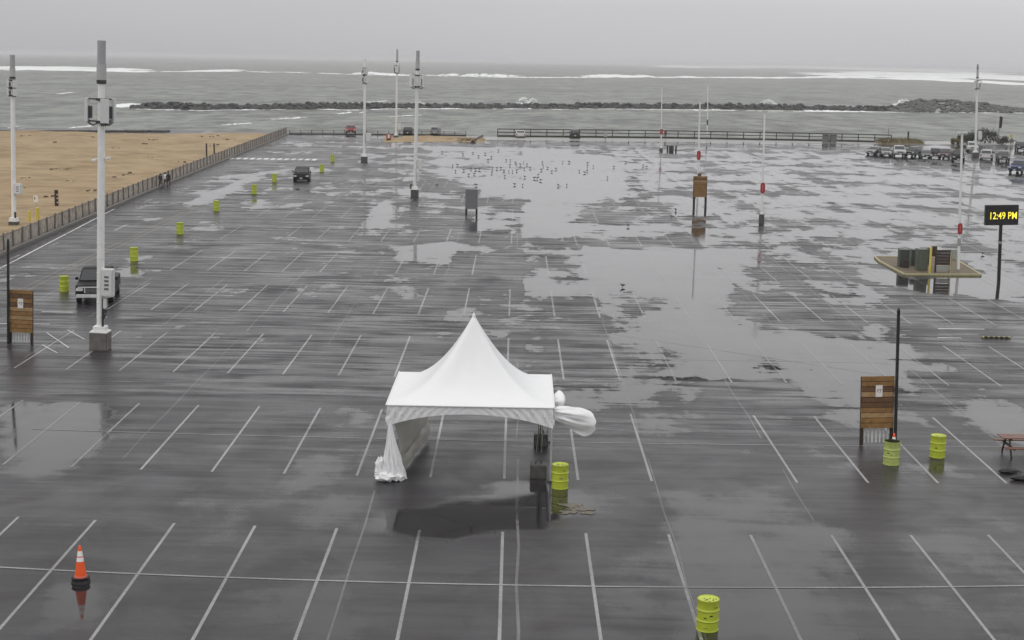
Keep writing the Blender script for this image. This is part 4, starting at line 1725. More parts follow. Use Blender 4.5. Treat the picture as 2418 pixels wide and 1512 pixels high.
# ------------------------------------------------------------------ tent
def make_tent():
    x0, x1, y0, y1 = -4.80, 1.36, 55.05, 61.15
    cx, cy = (x0 + x1) / 2, (y0 + y1) / 2
    hw, hd = (x1 - x0) / 2, (y1 - y0) / 2
    p = Vector((cx, cy, 0))
    _, ze = top_at(Vector((0, y0, 0)), 1110, 960)
    _, zp = top_at(p, 1118, 741)
    root = thing('tent', p, 'white high peak tent with arched valance and loose side walls', 'tent')
    # canopy
    n = 28
    P_ = []
    for j in range(-n, n + 1):
        row = []
        for i in range(-n, n + 1):
            a, b = i / n, j / n
            t = min(1.0, (abs(a) ** 9 + abs(b) ** 9) ** (1 / 9))
            s = min(abs(a), abs(b)) / t if t > 0 else 0
            f = (1 - t) ** 2.05 * .93 + (1 - t) * .07
            z = ze + (zp - ze) * f
            z -= .10 * math.sin(math.pi * min(1, t)) * (1 - s ** 2) * .9     # cloth between the hips sags a little
            edge = .10 * (1 - s ** 2) * t ** 6                            # the eave pulls in between the corners
            k = 1 + edge * 0
            wr = .012 * math.sin(14 * math.atan2(b, a)) * t * (1 - t) * 4
            row.append((a * hw * (k if abs(a) >= abs(b) else 1), b * hd * (k if abs(b) >= abs(a) else 1), z + wr))
        P_.append(row)
    mb = MB()
    mb.grid(P_)
    mb.build('canopy', MT['fabric'], root)
    mb = MB()
    mb.lathe([(.07, zp - .10), (.045, zp - .02), (.015, zp + .05)], 14)
    mb.build('peak_cap', MT['fabric'], root)

    # valances with an arched lower edge and tension folds
    def valance(ax, ay, bx, by, nx, ny):
        m = 72
        rows = [[] for _ in range(7)]
        for i in range(m + 1):
            t = i / m
            c = 2 * t - 1
            dpt = .30 + .48 * abs(c) ** 2.2
            pull = .10 * (1 - c * c) * .25
            for q in range(7):
                f = q / 6
                fold = .045 * math.sin(math.pi * min(1, f * .93)) * (math.sin(i * 1.55 + q * 1.3 * (1 if c < 0 else -1)) + .5 * math.sin(i * 3.7 + q)) * (.25 + abs(c))
                o_ = .02 + fold - pull * 3 * .3
                rows[q].append((ax + (bx - ax) * t + nx * o_, ay + (by - ay) * t + ny * o_, ze - .01 - dpt * f))
        mb = MB()
        mb.grid(rows)
        return mb.build('valance', MT['fabric'], root)

    valance(-hw, -hd, hw, -hd, 0, -1)
    valance(-hw, hd, hw, hd, 0, 1)
    valance(-hw, -hd, -hw, hd, -1, 0)
    valance(hw, -hd, hw, hd, 1, 0)
    # eave rope edge
    mb = MB()
    mb.path([(-hw, -hd - .03, ze), (hw, -hd - .03, ze)], .03, 8)
    mb.path([(hw + .03, -hd, ze), (hw + .03, hd, ze)], .03, 8)
    mb.path([(-hw - .03, -hd, ze), (-hw - .03, hd, ze)], .03, 8)
    mb.build('eave_welt', MT['fabric'], root)
    for sx in (-1, 1):
        for sy in (-1, 1):
            mb = MB()
            mb.tube((sx * (hw - .05), sy * (hd - .05), 0.03), (sx * (hw - .05), sy * (hd - .05), ze - .03), .042, n=10)
            lg = mb.build('leg', MT['alloy'], root)
            mb = MB()
            mb.box(sx * (hw - .05), sy * (hd - .05), .02, .22, .22, .03)
            mb.build('foot_plate', MT['dark_metal'], lg)
    mb = MB()
    for a, b in (((-hw, -hd), (hw, -hd)), ((hw, -hd), (hw, hd)), ((hw, hd), (-hw, hd)), ((-hw, hd), (-hw, -hd))):
        mb.tube((a[0] * .985, a[1] * .985, ze - .08), (b[0] * .985, b[1] * .985, ze - .08), .035, n=8)
    mb.build('eave_frame', MT['alloy'], root)
    mb = MB()
    mb.tube((-hw, -hd, ze - .1), (hw, hd, ze - .1), .012, n=6)
    mb.tube((hw, -hd, ze - .1), (-hw, hd, ze - .1), .012, n=6)
    mb.tube((0, 0, ze - .1), (0, 0, zp - .1), .04, n=8)
    mb.build('mast_and_cables', MT['alloy'], root)

    # left wall: blown inward, hanging from the left eave
    rows = []
    for i in range(29):
        t = i / 28
        r_ = []
        for q in range(19):
            f = q / 18
            y = -hd + .25 + (2 * hd - .35) * t + .25 * f * (1 - t)
            bul = (.45 + .75 * t) * math.sin(f * math.pi * .60)
            z = ze - .1 - f * (ze - .16 - .06 * t)
            fold = .03 * math.sin(t * 19 + f * 2) * f - .10 * math.exp(-((f - .78 - .05 * math.sin(t * 4)) / .035) ** 2)
            r_.append((-hw + .03 + bul + fold, y, z))
        rows.append(r_)
    mb = MB()
    mb.grid(rows)
    w_ = mb.build('side_wall', MT['fabric_shaded'], root)
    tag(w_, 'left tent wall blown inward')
    # gathered bundle at the front left leg
    rows = []
    m = 40
    for q in range(22):
        f = q / 21
        z = (ze - .62) * (1 - f) + .04
        wd = .05 + .36 * f ** 1.15
        rw = []
        for k in range(m):
            a = 2 * math.pi * k / m
            pl = 1 + .34 * (abs(math.sin(5.5 * a + 1.2 * math.sin(f * 4))) * 2 - 1) * (.3 + f) * .8 + .12 * math.sin(17 * a + f * 9) * f
            rw.append((-hw + .12 + .12 * f + wd * pl * math.cos(a), -hd - .02 + wd * .8 * pl * math.sin(a), z))
        rows.append(rw)
    mb = MB()
    mb.grid(rows, closed=True)
    b_ = mb.build('gathered_wall', MT['fabric'], root)
    tag(b_, 'side wall gathered into a bundle at the front left leg')
    rnd = random.Random(8)
    mb = MB()
    for (bx, by, bz, sx, sy, sz) in ((-hw - .22, -hd - .02, .42, .2, .26, .44), (-hw + .0, -hd - .22, .16, .42, .3, .2), (-hw + .42, -hd - .12, .14, .28, .26, .18)):
        rr = []
        for q in range(15):
            ph = math.pi * q / 14
            ring = []
            for k in range(26):
                a = 2 * math.pi * k / 26
                d_ = Vector((math.sin(ph) * math.cos(a), math.sin(ph) * math.sin(a), math.cos(ph)))
                nz = 1 + .35 * mnoise.noise(d_ * 2.6 + Vector((bx * 3, by, 0))) + .16 * mnoise.noise(d_ * 7 + Vector((bx, 0, 5)))
                ring.append((bx + sx * d_.x * nz, by + sy * d_.y * nz, max(.01, bz + sz * d_.z * nz)))
            rr.append(ring)
        mb.grid(rr, closed=True)
    mb.build('crumpled_hem', MT['fabric'], root)

    # right wall: caught by the wind and bellied out to the right
    def belly(name, ax, ay, az, bx, by, bz, tipx, tipz, thick, seed, hgt):
        rows = []
        for i in range(25):
            s = i / 24
            ring = []
            prof = (.30 + .70 * s ** .8) * max(0.0, 1 - s ** 7) ** .5 + .02
            cx_ = ax + (tipx - ax) * s
            cz_ = az + (tipz - az) * s ** .9
            cy_ = ay + (by - ay) * s
            for k in range(28):
                a = 2 * math.pi * k / 28
                rz_ = hgt * prof
                ry_ = thick * prof
                cr = 1 + .09 * math.sin(8 * a + seed + s * 1.5) * (1 - s) ** 1.2 + .03 * math.sin(15 * a) * (1 - s) + .05 * mnoise.noise(Vector((math.cos(a) * 2, s * 4, seed)))
                ring.append((cx_ + .10 * math.sin(a * 2 + s * 3) * prof, cy_ + ry_ * math.cos(a) * cr, cz_ + rz_ * math.sin(a) * cr))
            rows.append(ring)
        mb = MB()
        mb.grid(rows, closed=True)
        return mb.build(name, MT['fabric'], root)

    rows = []
    for i in range(41):
        q = i / 40                                     # out from the leg
        row = []
        for k in range(29):
            t = k / 28                                 # top hem to bottom hem
            rnd_ = (1 - (abs(2 * t - 1)) ** 4)         # rounded free edge
            x = hw - .02 + (1.18 + .42 * rnd_) * q + .02 * math.sin(t * 21) * q
            zt_ = ze - .06 - .05 * q + .06 * math.sin(math.pi * q)
            zb_ = ze - .52 - .74 * q ** 1.15 + .10 * max(0, q - .75) * 4
            fold = .055 * math.sin(13 * t + 2.2 * q + .6 * math.sin(9 * q)) * (1 - q) ** .6 * min(1, q * 6) + .03 * math.sin(31 * t + 5 * q) * (1 - q)
            y = -hd + .42 - .34 * math.sin(math.pi * t ** .9) * q ** .75 + fold + .03 * math.sin(q * 7 + t * 3)
            row.append((x, y, zt_ + (zb_ - zt_) * t + .03 * mnoise.noise(Vector((q * 4, t * 4, 2)))))
        rows.append(row)
    mb = MB()
    mb.grid(rows)
    e = mb.build('billowing_wall', MT['fabric'], root)
    tag(e, 'right tent wall blown out to the side by the wind')
    belly('billowing_wall', hw - .02, -.5, ze - .36, 0, .1, 0, hw + .50, ze - .46, .9, 4.0, .52)
    # straps to the ballast
    for (bu, bv, lx, ly) in ((1272, 1096, hw, -hd), (1280, 1024, hw, -hd + .05)):
        g = G(bu, bv) - p
        for k in range(3):
            mb = MB()
            mb.tube((g.x + (k - 1) * .1, g.y + .1, .45), (hw - .18 + .06 * (k - 1) - .25, ly + (1.2 if bv < 1050 else .3), ze - .3), .018, n=6)
            mb.build('strap', MT['strap'] if k != 1 else MT['dark_metal'], root)
    return root


make_tent()
for (u, v, wpx, hpx, lb) in ((1271, 1132, 39, 44, 'square concrete ballast block beside the front right tent leg'),
                             (1277, 1056, 33, 40, 'square concrete ballast block farther back inside the tent')):
    g = G(u, v)
    k = 1 / PPM(g)
    g.y += .3
    root = thing('ballast_block', g, lb, 'concrete block', 'tent ballast blocks')
    mb = MB()
    mb.box(0, 0, .26, wpx * k, .6, .52)
    mb.build('block', MT['concrete_dark'], root, bevel=.03)
    mb = MB()
    for q in range(2):
        mb.path([(-.1 + .2 * q, 0, .5), (-.1 + .2 * q, 0, .62), (-.02 + .04 * q, 0, .66)], .02, 6)
    mb.build('lifting_eye', MT['dark_metal'], root)


# ------------------------------------------------------------------ vehicles
def make_car(name, kind, paint, loc, label, cat, rz=0.0, width=1.9, front=True, chrome=False, group='parked vehicles', lights='lamp'):
    """local: nose towards -y"""
    root = thing(name, loc, label, cat, group, rz)
    W_ = width
    hw = W_ / 2
    if kind == 'pickup':
        Ln, gc = 5.4, .34
        low = [(-Ln / 2, .42), (-Ln / 2 + .02, .95), (-Ln / 2 + .12, 1.10), (-Ln / 2 + 1.45, 1.20), (.75, 1.20), (.8, 1.16), (Ln / 2 - .02, 1.16), (Ln / 2, .5), (Ln / 2 - .3, gc), (-Ln / 2 + .3, gc)]
        cab = [(-Ln / 2 + 1.30, 1.19), (-Ln / 2 + 2.0, 1.80), (-Ln / 2 + 2.4, 1.87), (.45, 1.86), (.80, 1.19)]
    elif kind == 'suv':
        Ln, gc = 4.7, .30
        low = [(-Ln / 2, .42), (-Ln / 2 + .03, .85), (-Ln / 2 + .15, 1.02), (-Ln / 2 + 1.15, 1.12), (Ln / 2 - .05, 1.10), (Ln / 2, .45), (Ln / 2 - .2, gc), (-Ln / 2 + .25, gc)]
        cab = [(-Ln / 2 + .95, 1.10), (-Ln / 2 + 1.75, 1.66), (-Ln / 2 + 2.2, 1.74), (Ln / 2 - .55, 1.72), (Ln / 2 - .12, 1.09)]
    else:
        Ln, gc = 4.6, .22
        low = [(-Ln / 2, .36), (-Ln / 2 + .04, .66), (-Ln / 2 + .2, .78), (-Ln / 2 + 1.25, .93), (Ln / 2 - .9, .96), (Ln / 2 - .04, .90), (Ln / 2, .42), (Ln / 2 - .2, gc), (-Ln / 2 + .25, gc)]
        cab = [(-Ln / 2 + 1.05, .91), (-Ln / 2 + 1.85, 1.36), (-Ln / 2 + 2.3, 1.44), (Ln / 2 - 1.35, 1.40), (Ln / 2 - .6, .94)]

    def loft(prof, secs):
        """prof in (y,z); secs: list of (x, shrink) from -x to +x"""
        zs = [z for _, z in prof]
        zc, yc = min(zs), sum(y for y, _ in prof) / len(prof)
        n = len(prof)
        vs, fs = [], []
        for x, k in secs:
            for y, z in prof: vs.append((x, yc + (y - yc) * k, zc + (z - zc) * (1 - (1 - k) * .6)))
        for i in range(len(secs) - 1):
            for q in range(n): fs.append((i * n + q, i * n + (q + 1) % n, (i + 1) * n + (q + 1) % n, (i + 1) * n + q))
        fs += [list(range(n))[::-1], [(len(secs) - 1) * n + q for q in range(n)]]
        return vs, fs

    mb = MB()
    mb.add(*loft(low, [(-hw, .955), (-hw + .07, .99), (-hw * .55, 1.0), (hw * .55, 1.0), (hw - .07, .99), (hw, .955)]))
    body = mb.build('body', MT[paint], root, bevel=.035)
    zb, zt = cab[0][1], max(z for _, z in cab)
    tw = hw * .80
    bw = hw * .955

    def cw(z): return bw + (tw - bw) * (z - zb) / (zt - zb)
    n = len(cab)
    vs = [(-cw(z), y, z) for y, z in cab] + [(cw(z), y, z) for y, z in cab]
    fs = [list(range(n)), list(range(n, 2 * n))[::-1]] + [(k, k + n, (k + 1) % n + n, (k + 1) % n) for k in range(n)]
    mb = MB()
    mb.add(vs, fs)
    mb.build('cabin', MT[paint], root, bevel=.03)

    def pane(nm, pts, off):
        mb = MB()
        nrm = (Vector(pts[1]) - Vector(pts[0])).cross(Vector(pts[2]) - Vector(pts[0]))
        nrm.normalize()
        if nrm.dot(Vector(off)) < 0: nrm = -nrm
        a = [Vector(q) + nrm * .002 for q in pts]
        b = [Vector(q) + nrm * .014 for q in pts]
        m = len(pts)
        mb.add(a + b, [list(range(m)), list(range(m, 2 * m))] + [(k, (k + 1) % m, (k + 1) % m + m, k + m) for k in range(m)])
        return mb.build(nm, MT['glass'], root)

    def lerp(a, b, t): return (a[0] + (b[0] - a[0]) * t, a[1] + (b[1] - a[1]) * t)
    a, b = lerp(cab[0], cab[1], .08), lerp(cab[0], cab[1], .96)
    pane('windscreen', [(-cw(a[1]) * .93, *a), (cw(a[1]) * .93, *a), (cw(b[1]) * .92, *b), (-cw(b[1]) * .92, *b)], (0, -1, .5))
    a, b = lerp(cab[-1], cab[-2], .12), lerp(cab[-1], cab[-2], .92)
    pane('rear_window', [(-cw(a[1]) * .9, *a), (cw(a[1]) * .9, *a), (cw(b[1]) * .88, *b), (-cw(b[1]) * .88, *b)], (0, 1, .3))
    for sx in (-1, 1):
        y0 = cab[0][0] + .32
        y1 = cab[-1][0] - .16
        yt0, yt1 = cab[1][0] + .22, cab[-2][0] - .06
        zl, zh = zb + .07, zt - .16
        ym = (yt0 + yt1) / 2
        pane('side_window', [(sx * cw(zl), y0, zl), (sx * cw(zl), ym - .04, zl), (sx * cw(zh), ym - .04, zh), (sx * cw(zh), yt0, zh)], (sx, 0, .2))
        pane('side_window', [(sx * cw(zl), ym + .04, zl), (sx * cw(zl), y1, zl), (sx * cw(zh), yt1, zh), (sx * cw(zh), ym + .04, zh)], (sx, 0, .2))
        mb = MB()
        mb.box(sx * (hw + .09), cab[0][0] + .42, zb + .10, .2, .12, .16)
        mb.build('mirror', MT['paint_black'] if not chrome else MT[paint], root, bevel=.03)
    wr = .39 if kind == 'pickup' else (.36 if kind == 'suv' else .32)
    for yy in (-Ln / 2 + .92, Ln / 2 - 1.0):
        for sx in (-1, 1):
            mb = MB()
            mb.tube((sx * (hw - .25), yy, wr), (sx * (hw + .015), yy, wr), wr, wr * .97, 22)
            wh = mb.build('wheel', MT['rubber'], root)
            mb = MB()
            mb.tube((sx * (hw + .0), yy, wr), (sx * (hw + .028), yy, wr), wr * .62, wr * .5, 16)
            mb.build('rim', MT['rim'], wh)
    # nose
    yf = -Ln / 2
    zl = low[1][1]
    g = 'chrome' if chrome else 'dark_metal'
    mb = MB()
    if chrome:
        mb.box(0, yf - .005, zl - .10, hw * 1.0, .07, .34)
        mb.box(0, yf - .012, zl + .06, hw * 1.7, .08, .07)
        gr = mb.build('grille_surround', MT['chrome'], root, bevel=.015)
        mb = MB()
        for k in range(4): mb.box(0, yf - .045, zl - .22 + .075 * k, hw * .88, .03, .052)
        mb.build('grille_bar', MT['black_post'], gr)
    else:
        mb.box(0, yf - .002, zl - .12, hw * 1.0, .05, .2)
        mb.build('grille', MT['black_post'], root, bevel=.01)
    for sx in (-1, 1):
        mb = MB()
        mb.box(sx * hw * .76, yf + .02, zl - .07, hw * .4, .12, .17)
        mb.build('headlight', MT[lights], root, bevel=.03)
    mb = MB()
    mb.box(0, yf - .03, .52 if kind != 'sedan' else .42, W_ * .96, .16, .2)
    bp_ = mb.build('bumper', MT['chrome' if chrome else ('black_post' if kind == 'pickup' else paint)], root, bevel=.03)
    mb = MB()
    mb.box(0, yf - .118, .52 if kind != 'sedan' else .42, .34, .012, .14)
    mb.build('number_plate', MT['plate'], bp_)
    # tail
    yr = Ln / 2
    for sx in (-1, 1):
        mb = MB()
        mb.box(sx * hw * .84, yr - .03, low[-4][1] - .22, hw * .22, .1, .26)
        mb.build('taillight', MT['tail'], root, bevel=.02)
    mb = MB()
    mb.box(0, yr + .02, .55 if kind != 'sedan' else .45, W_ * .95, .14, .2)
    rb = mb.build('rear_bumper', MT['chrome' if kind == 'pickup' else paint], root, bevel=.03)
    mb = MB()
    mb.box(0, yr + .098, .62 if kind != 'sedan' else .55, .36, .012, .15)
    mb.build('number_plate', MT['plate'], rb)
    if kind == 'pickup':
        mb = MB()
        mb.box(0, (.85 + Ln / 2 - .08) / 2, 1.165, W_ * .80, Ln / 2 - 1.0, .02)
        mb.build('bed_cover', MT['black_post'], root)
    return root


def car_at(u, v, ahead=0.0):
    g = G(u, v)
    g.y += ahead
    return g


make_car('pickup_truck', 'pickup', 'paint_black', car_at(205, 720, 2.75), 'black pickup truck with chrome grille facing the camera behind the near monopole', 'pickup truck', R(9), 2.1, chrome=True).scale = (1.05, 1.05, 1.1)
make_car('parked_car', 'suv', 'paint_black', car_at(707, 431, 2.4), 'lone dark SUV facing the camera in the left rows near the drums', 'SUV', R(5), 1.98)
make_car('pickup_truck', 'pickup', 'paint_red', car_at(825, 318, 2.7), 'red pickup truck at the far edge by the sea', 'pickup truck', R(6), 2.05)
make_car('parked_car', 'suv', 'paint_charcoal', car_at(962, 321, 2.4), 'dark grey SUV by the sea right of the thin far monopole', 'SUV', R(180), 1.85)
make_car('parked_car', 'suv', 'paint_silver', car_at(1027, 321, 2.4), 'silver car seen from behind by the sea edge on the sand spit', 'car', R(178), 1.75)
make_car('parked_car', 'sedan', 'paint_white', car_at(1229, 326, 2.3), 'white car parked against the sea railing', 'car', R(180), 1.9)
make_car('parked_car', 'suv', 'paint_charcoal', car_at(1358, 328, 2.4), 'dark SUV parked against the sea railing right of the white car', 'SUV', R(180), 2.0)
CL = [((2072, 366), 'sedan', 'paint_silver', 'grey sedan at the left end of the right parked cluster', R(-38), 1.8),
      ((2096, 369), 'sedan', 'paint_silver', 'silver sedan tucked against the white pickup', R(-8), 1.8),
      ((2127, 370), 'pickup', 'paint_white', 'white pickup facing the camera in the right parked cluster', R(-8), 2.05),
      ((2163, 371), 'suv', 'paint_green', 'dark green SUV right of the white pickup', R(-35), 1.85),
      ((2190, 375), 'sedan', 'paint_greygreen', 'grey green sedan between the dark green and brown vehicles', R(-6), 1.85),
      ((2214, 374), 'suv', 'paint_brown', 'dark brown SUV in the middle of the right parked cluster', R(165), 1.9),
      ((2240, 376), 'suv', 'paint_maroon', 'dark maroon SUV left of the black pickup', R(-30), 1.9),
      ((2268, 383), 'pickup', 'paint_black', 'black pickup partly behind the lamp post on the right', R(-14), 2.0),
      ((2301, 358), 'suv', 'paint_white', 'white SUV parked behind the right monopole', R(-12), 1.95),
      ((2336, 379), 'suv', 'paint_white', 'white SUV seen from behind right of the right monopole', R(160), 2.0),
      ((2374, 382), 'suv', 'paint_grey', 'grey jeep between the white SUV and the blue pickup', R(-10), 1.9),
      ((2417, 357), 'suv', 'paint_charcoal', 'dark car cut by the right frame edge beyond the blue pickup', R(-10), 1.9),
      ((2416, 409), 'pickup', 'paint_blue', 'dark blue pickup cut off by the right frame edge', R(-35), 2.0)]
for (u, v), kd, pt, lb, rz, wd in CL:
    make_car('pickup_truck' if kd == 'pickup' else 'parked_car', kd, pt, car_at(u, v, 1.6), lb, {'pickup': 'pickup truck', 'suv': 'SUV', 'sedan': 'car'}[kd], rz, wd)

# ------------------------------------------------------------------ utility island


def make_island():
    c = [G(2078, 621), G(2135, 651), G(2316, 652), G(2266, 622)]
    back = [c[0] + Vector((.3, 3.2, 0)), c[3] + Vector((.2, 2.6, 0))]
    poly = [c[0], c[1], c[2], c[3], back[1], back[0]]
    o_ = sum(poly, Vector()) / 6
    root = thing('kerbed_island', o_, 'raised soil island with yellow kerb holding utility cabinets', 'traffic island')
    P_ = [q - o_ for q in poly]
    mb = MB()
    n = len(P_)
    mb.add([(q.x * .97, q.y * .97, 0) for q in P_] + [(q.x * .97, q.y * .97, .13) for q in P_],
           [[n + k for k in range(n)]] + [(k, (k + 1) % n, (k + 1) % n + n, k + n) for k in range(n)])
    mb.build('soil_bed', MT['soil'], root)
    for k in range(n):
        a, b = P_[k], P_[(k + 1) % n]
        dv = b - a
        cc = (a + b) / 2
        mb = MB()
        mb.box(cc.x, cc.y, .085, dv.length - .01, .13, .15, dv.to_track_quat('X', 'Z').to_matrix())
        mb.build('kerb_stone', MT['kerb_yellow'], root, bevel=.015)

    def cab(u0, u1, v0, v1, mk, label, dep=.8, lid=True, name='utility_cabinet'):
        g = G((u0 + u1) / 2, v1, .13)
        k = 1 / PPM(g)
        w, h = (u1 - u0) * k, (v1 - v0) * k
        t = thing(name, g + Vector((0, dep / 2, 0)), label, 'cabinet', 'utility cabinets on the kerbed island')
        mb = MB()
        mb.box(0, 0, h / 2, w, dep, h)
        b = mb.build('housing', MT[mk], t, bevel=.02)
        if lid:
            mb = MB()
            mb.box(0, 0, h + .03, w * 1.04, dep * 1.04, .06)
            mb.build('lid', MT[mk], t, bevel=.015)
            for sx in (-.5, .5):
                mb = MB()
                mb.box(sx * w * .48, -dep / 2 - .012, h * .52, w * .44, .022, h * .86)
                mb.build('door', MT[mk], t, bevel=.008)
        return t, w, h
    cab(2124, 2147, 592, 631, 'cab_green', 'green double door utility cabinet at the left of the kerbed island')
    cab(2152, 2166, 592, 628, 'cab_green', 'narrow dark green cabinet in the gap between the two larger cabinets', .6)
    cab(2166, 2190, 591, 640, 'cab_light', 'tall grey green cabinet next to the yellow bollard', .9)
    t, w, h = cab(2174, 2196, 588, 626, 'cab_green', 'dark cabinet standing behind the tall grey green one', .5)
    cab(2247, 2262, 592, 613, 'galvan', 'small pale box by the lamp post on the kerbed island', .3)
    cab(2132, 2146, 617, 633, 'rack_brown', 'small brown box low in front of the green double door cabinet', .35)
    cab(2200, 2212, 584, 606, 'rack_brown', 'brown upright box rising behind the yellow bollard', .4)
    # brown timber meter rack
    g = G(2222, 644, .13)
    k = 1 / PPM(g)
    t = thing('meter_rack', g, 'dark brown timber rack on legs on the kerbed island', 'rack')
    w, z0, z1 = 38 * k, 18 * k, 54 * k
    for q in range(5):
        mb = MB()
        mb.box(.12, -.02, z0 + (z1 - z0) * (q + .5) / 5, w, .05, (z1 - z0) / 5 * .9)
        mb.build('board', MT['rack_brown'], t)
    for sx in (-.5, .5):
        mb = MB()
        mb.box(.12 + sx * w * .9, .08, z1 / 2, .12, .12, z1)
        mb.build('post', MT['rack_brown'], t)
    mb = MB()
    mb.box(.1, -.08, z0 - .22, w * .8, .12, .34)
    mb.build('lower_panel', MT['galvan'], t)
    for (u, v, vt, r_, lb) in ((2195, 645, 583, .085, 'thick yellow bollard in front of the cabinets on the kerbed island'), (2243, 646, 592, .04, 'thin pale yellow post right of the brown rack')):
        g = G(u, v, .13)
        _, h = top_at(g, u, vt)
        t = thing('bollard', g, lb, 'bollard', 'yellow bollards')
        mb = MB()
        mb.lathe([(r_, 0), (r_, h - .04), (r_ * .7, h), (.001, h + .01)], 14)
        mb.build('post', MT['yellow'] if r_ > .05 else MT['kerb_yellow'], t)


make_island()


def wheel_stop():
    g = G(2352, 800)
    root = thing('wheel_stop', g, 'black and yellow wheel stop lying in a bay on the right', 'wheel stop')
    k = 1 / PPM(g)
    w = 72 * k
    mb = MB()
    mb.box(0, 0, .06, w, .22, .12, None, .8)
    b = mb.build('bar', MT['rubber'], root, bevel=.02)
    for i in range(6):
        mb = MB()
        mb.box(-w * .42 + w * .168 * i, 0, .062, w * .045, .205, .125, None, .8)
        mb.build('yellow_band', MT['yellow'], b)


wheel_stop()


# ------------------------------------------------------------------ picnic table
def picnic_table():
    g = G(2436, 1088)
    g.y += .9
    root = thing('picnic_table', g, 'brown timber picnic table cut by the right frame edge', 'picnic table')
    Ln = 2.1
    for k in range(5):
        mb = MB()
        mb.box(0, -.32 + .16 * k, .76, Ln, .145, .04)
        mb.build('top_plank', MT['table_wood'], root, bevel=.006)
    for sy in (-1, 1):
        for q in range(2):
            mb = MB()
            mb.box(0, sy * (.66 + .15 * q), .45, Ln, .14, .04)
            mb.build('bench_plank', MT['table_wood'], root, bevel=.006)
    for sx in (-.72, .72):
        for sy in (-1, 1):
            mb = MB()
            a, b = Vector((sx, sy * .62, 0)), Vector((sx, sy * .2, .74))
            dv = b - a
            mb.box(*((a + b) / 2), .09, .045, dv.length, dv.to_track_quat('Z', 'X').to_matrix())
            mb.build('leg', MT['post_brown'], root)
        mb = MB()
        mb.box(sx + .05, 0, .41, .045, 1.6, .09)
        mb.box(sx + .05, 0, .70, .045, .7, .09)
        mb.build('cross_brace', MT['post_brown'], root)


picnic_table()
for (u, v, sx, lb) in ((2381, 1118, .62, 'black sandbag lying on the wet asphalt by the picnic table'), (2411, 1135, .7, 'black sandbag cut by the frame edge in front of the picnic table')):
    root = thing('sandbag', G(u, v), lb, 'sandbag', 'black sandbags')
    mb = MB()
    rr = []
    for q in range(11):
        ph = math.pi * q / 10
        ring = []
        for k in range(16):
            a = 2 * math.pi * k / 16
            d_ = Vector((math.cos(ph), math.sin(ph) * math.cos(a), math.sin(ph) * math.sin(a)))
            nz = 1 + .25 * mnoise.noise(d_ * 2 + Vector((u, 0, 0)))
            ring.append((sx * .6 * d_.x * nz, .2 * d_.y * nz, max(.0, .1 + .11 * d_.z * nz)))
        rr.append(ring)
    mb.grid(rr, closed=True)
    mb.build('bag', MT['rubber'], root)
    mb = MB()
    mb.path([(sx * .5, .03, .12), (sx * .7, .12, .08), (sx * .85, .1, .02)], .025, 6)
    mb.build('tie', MT['rubber'], root)


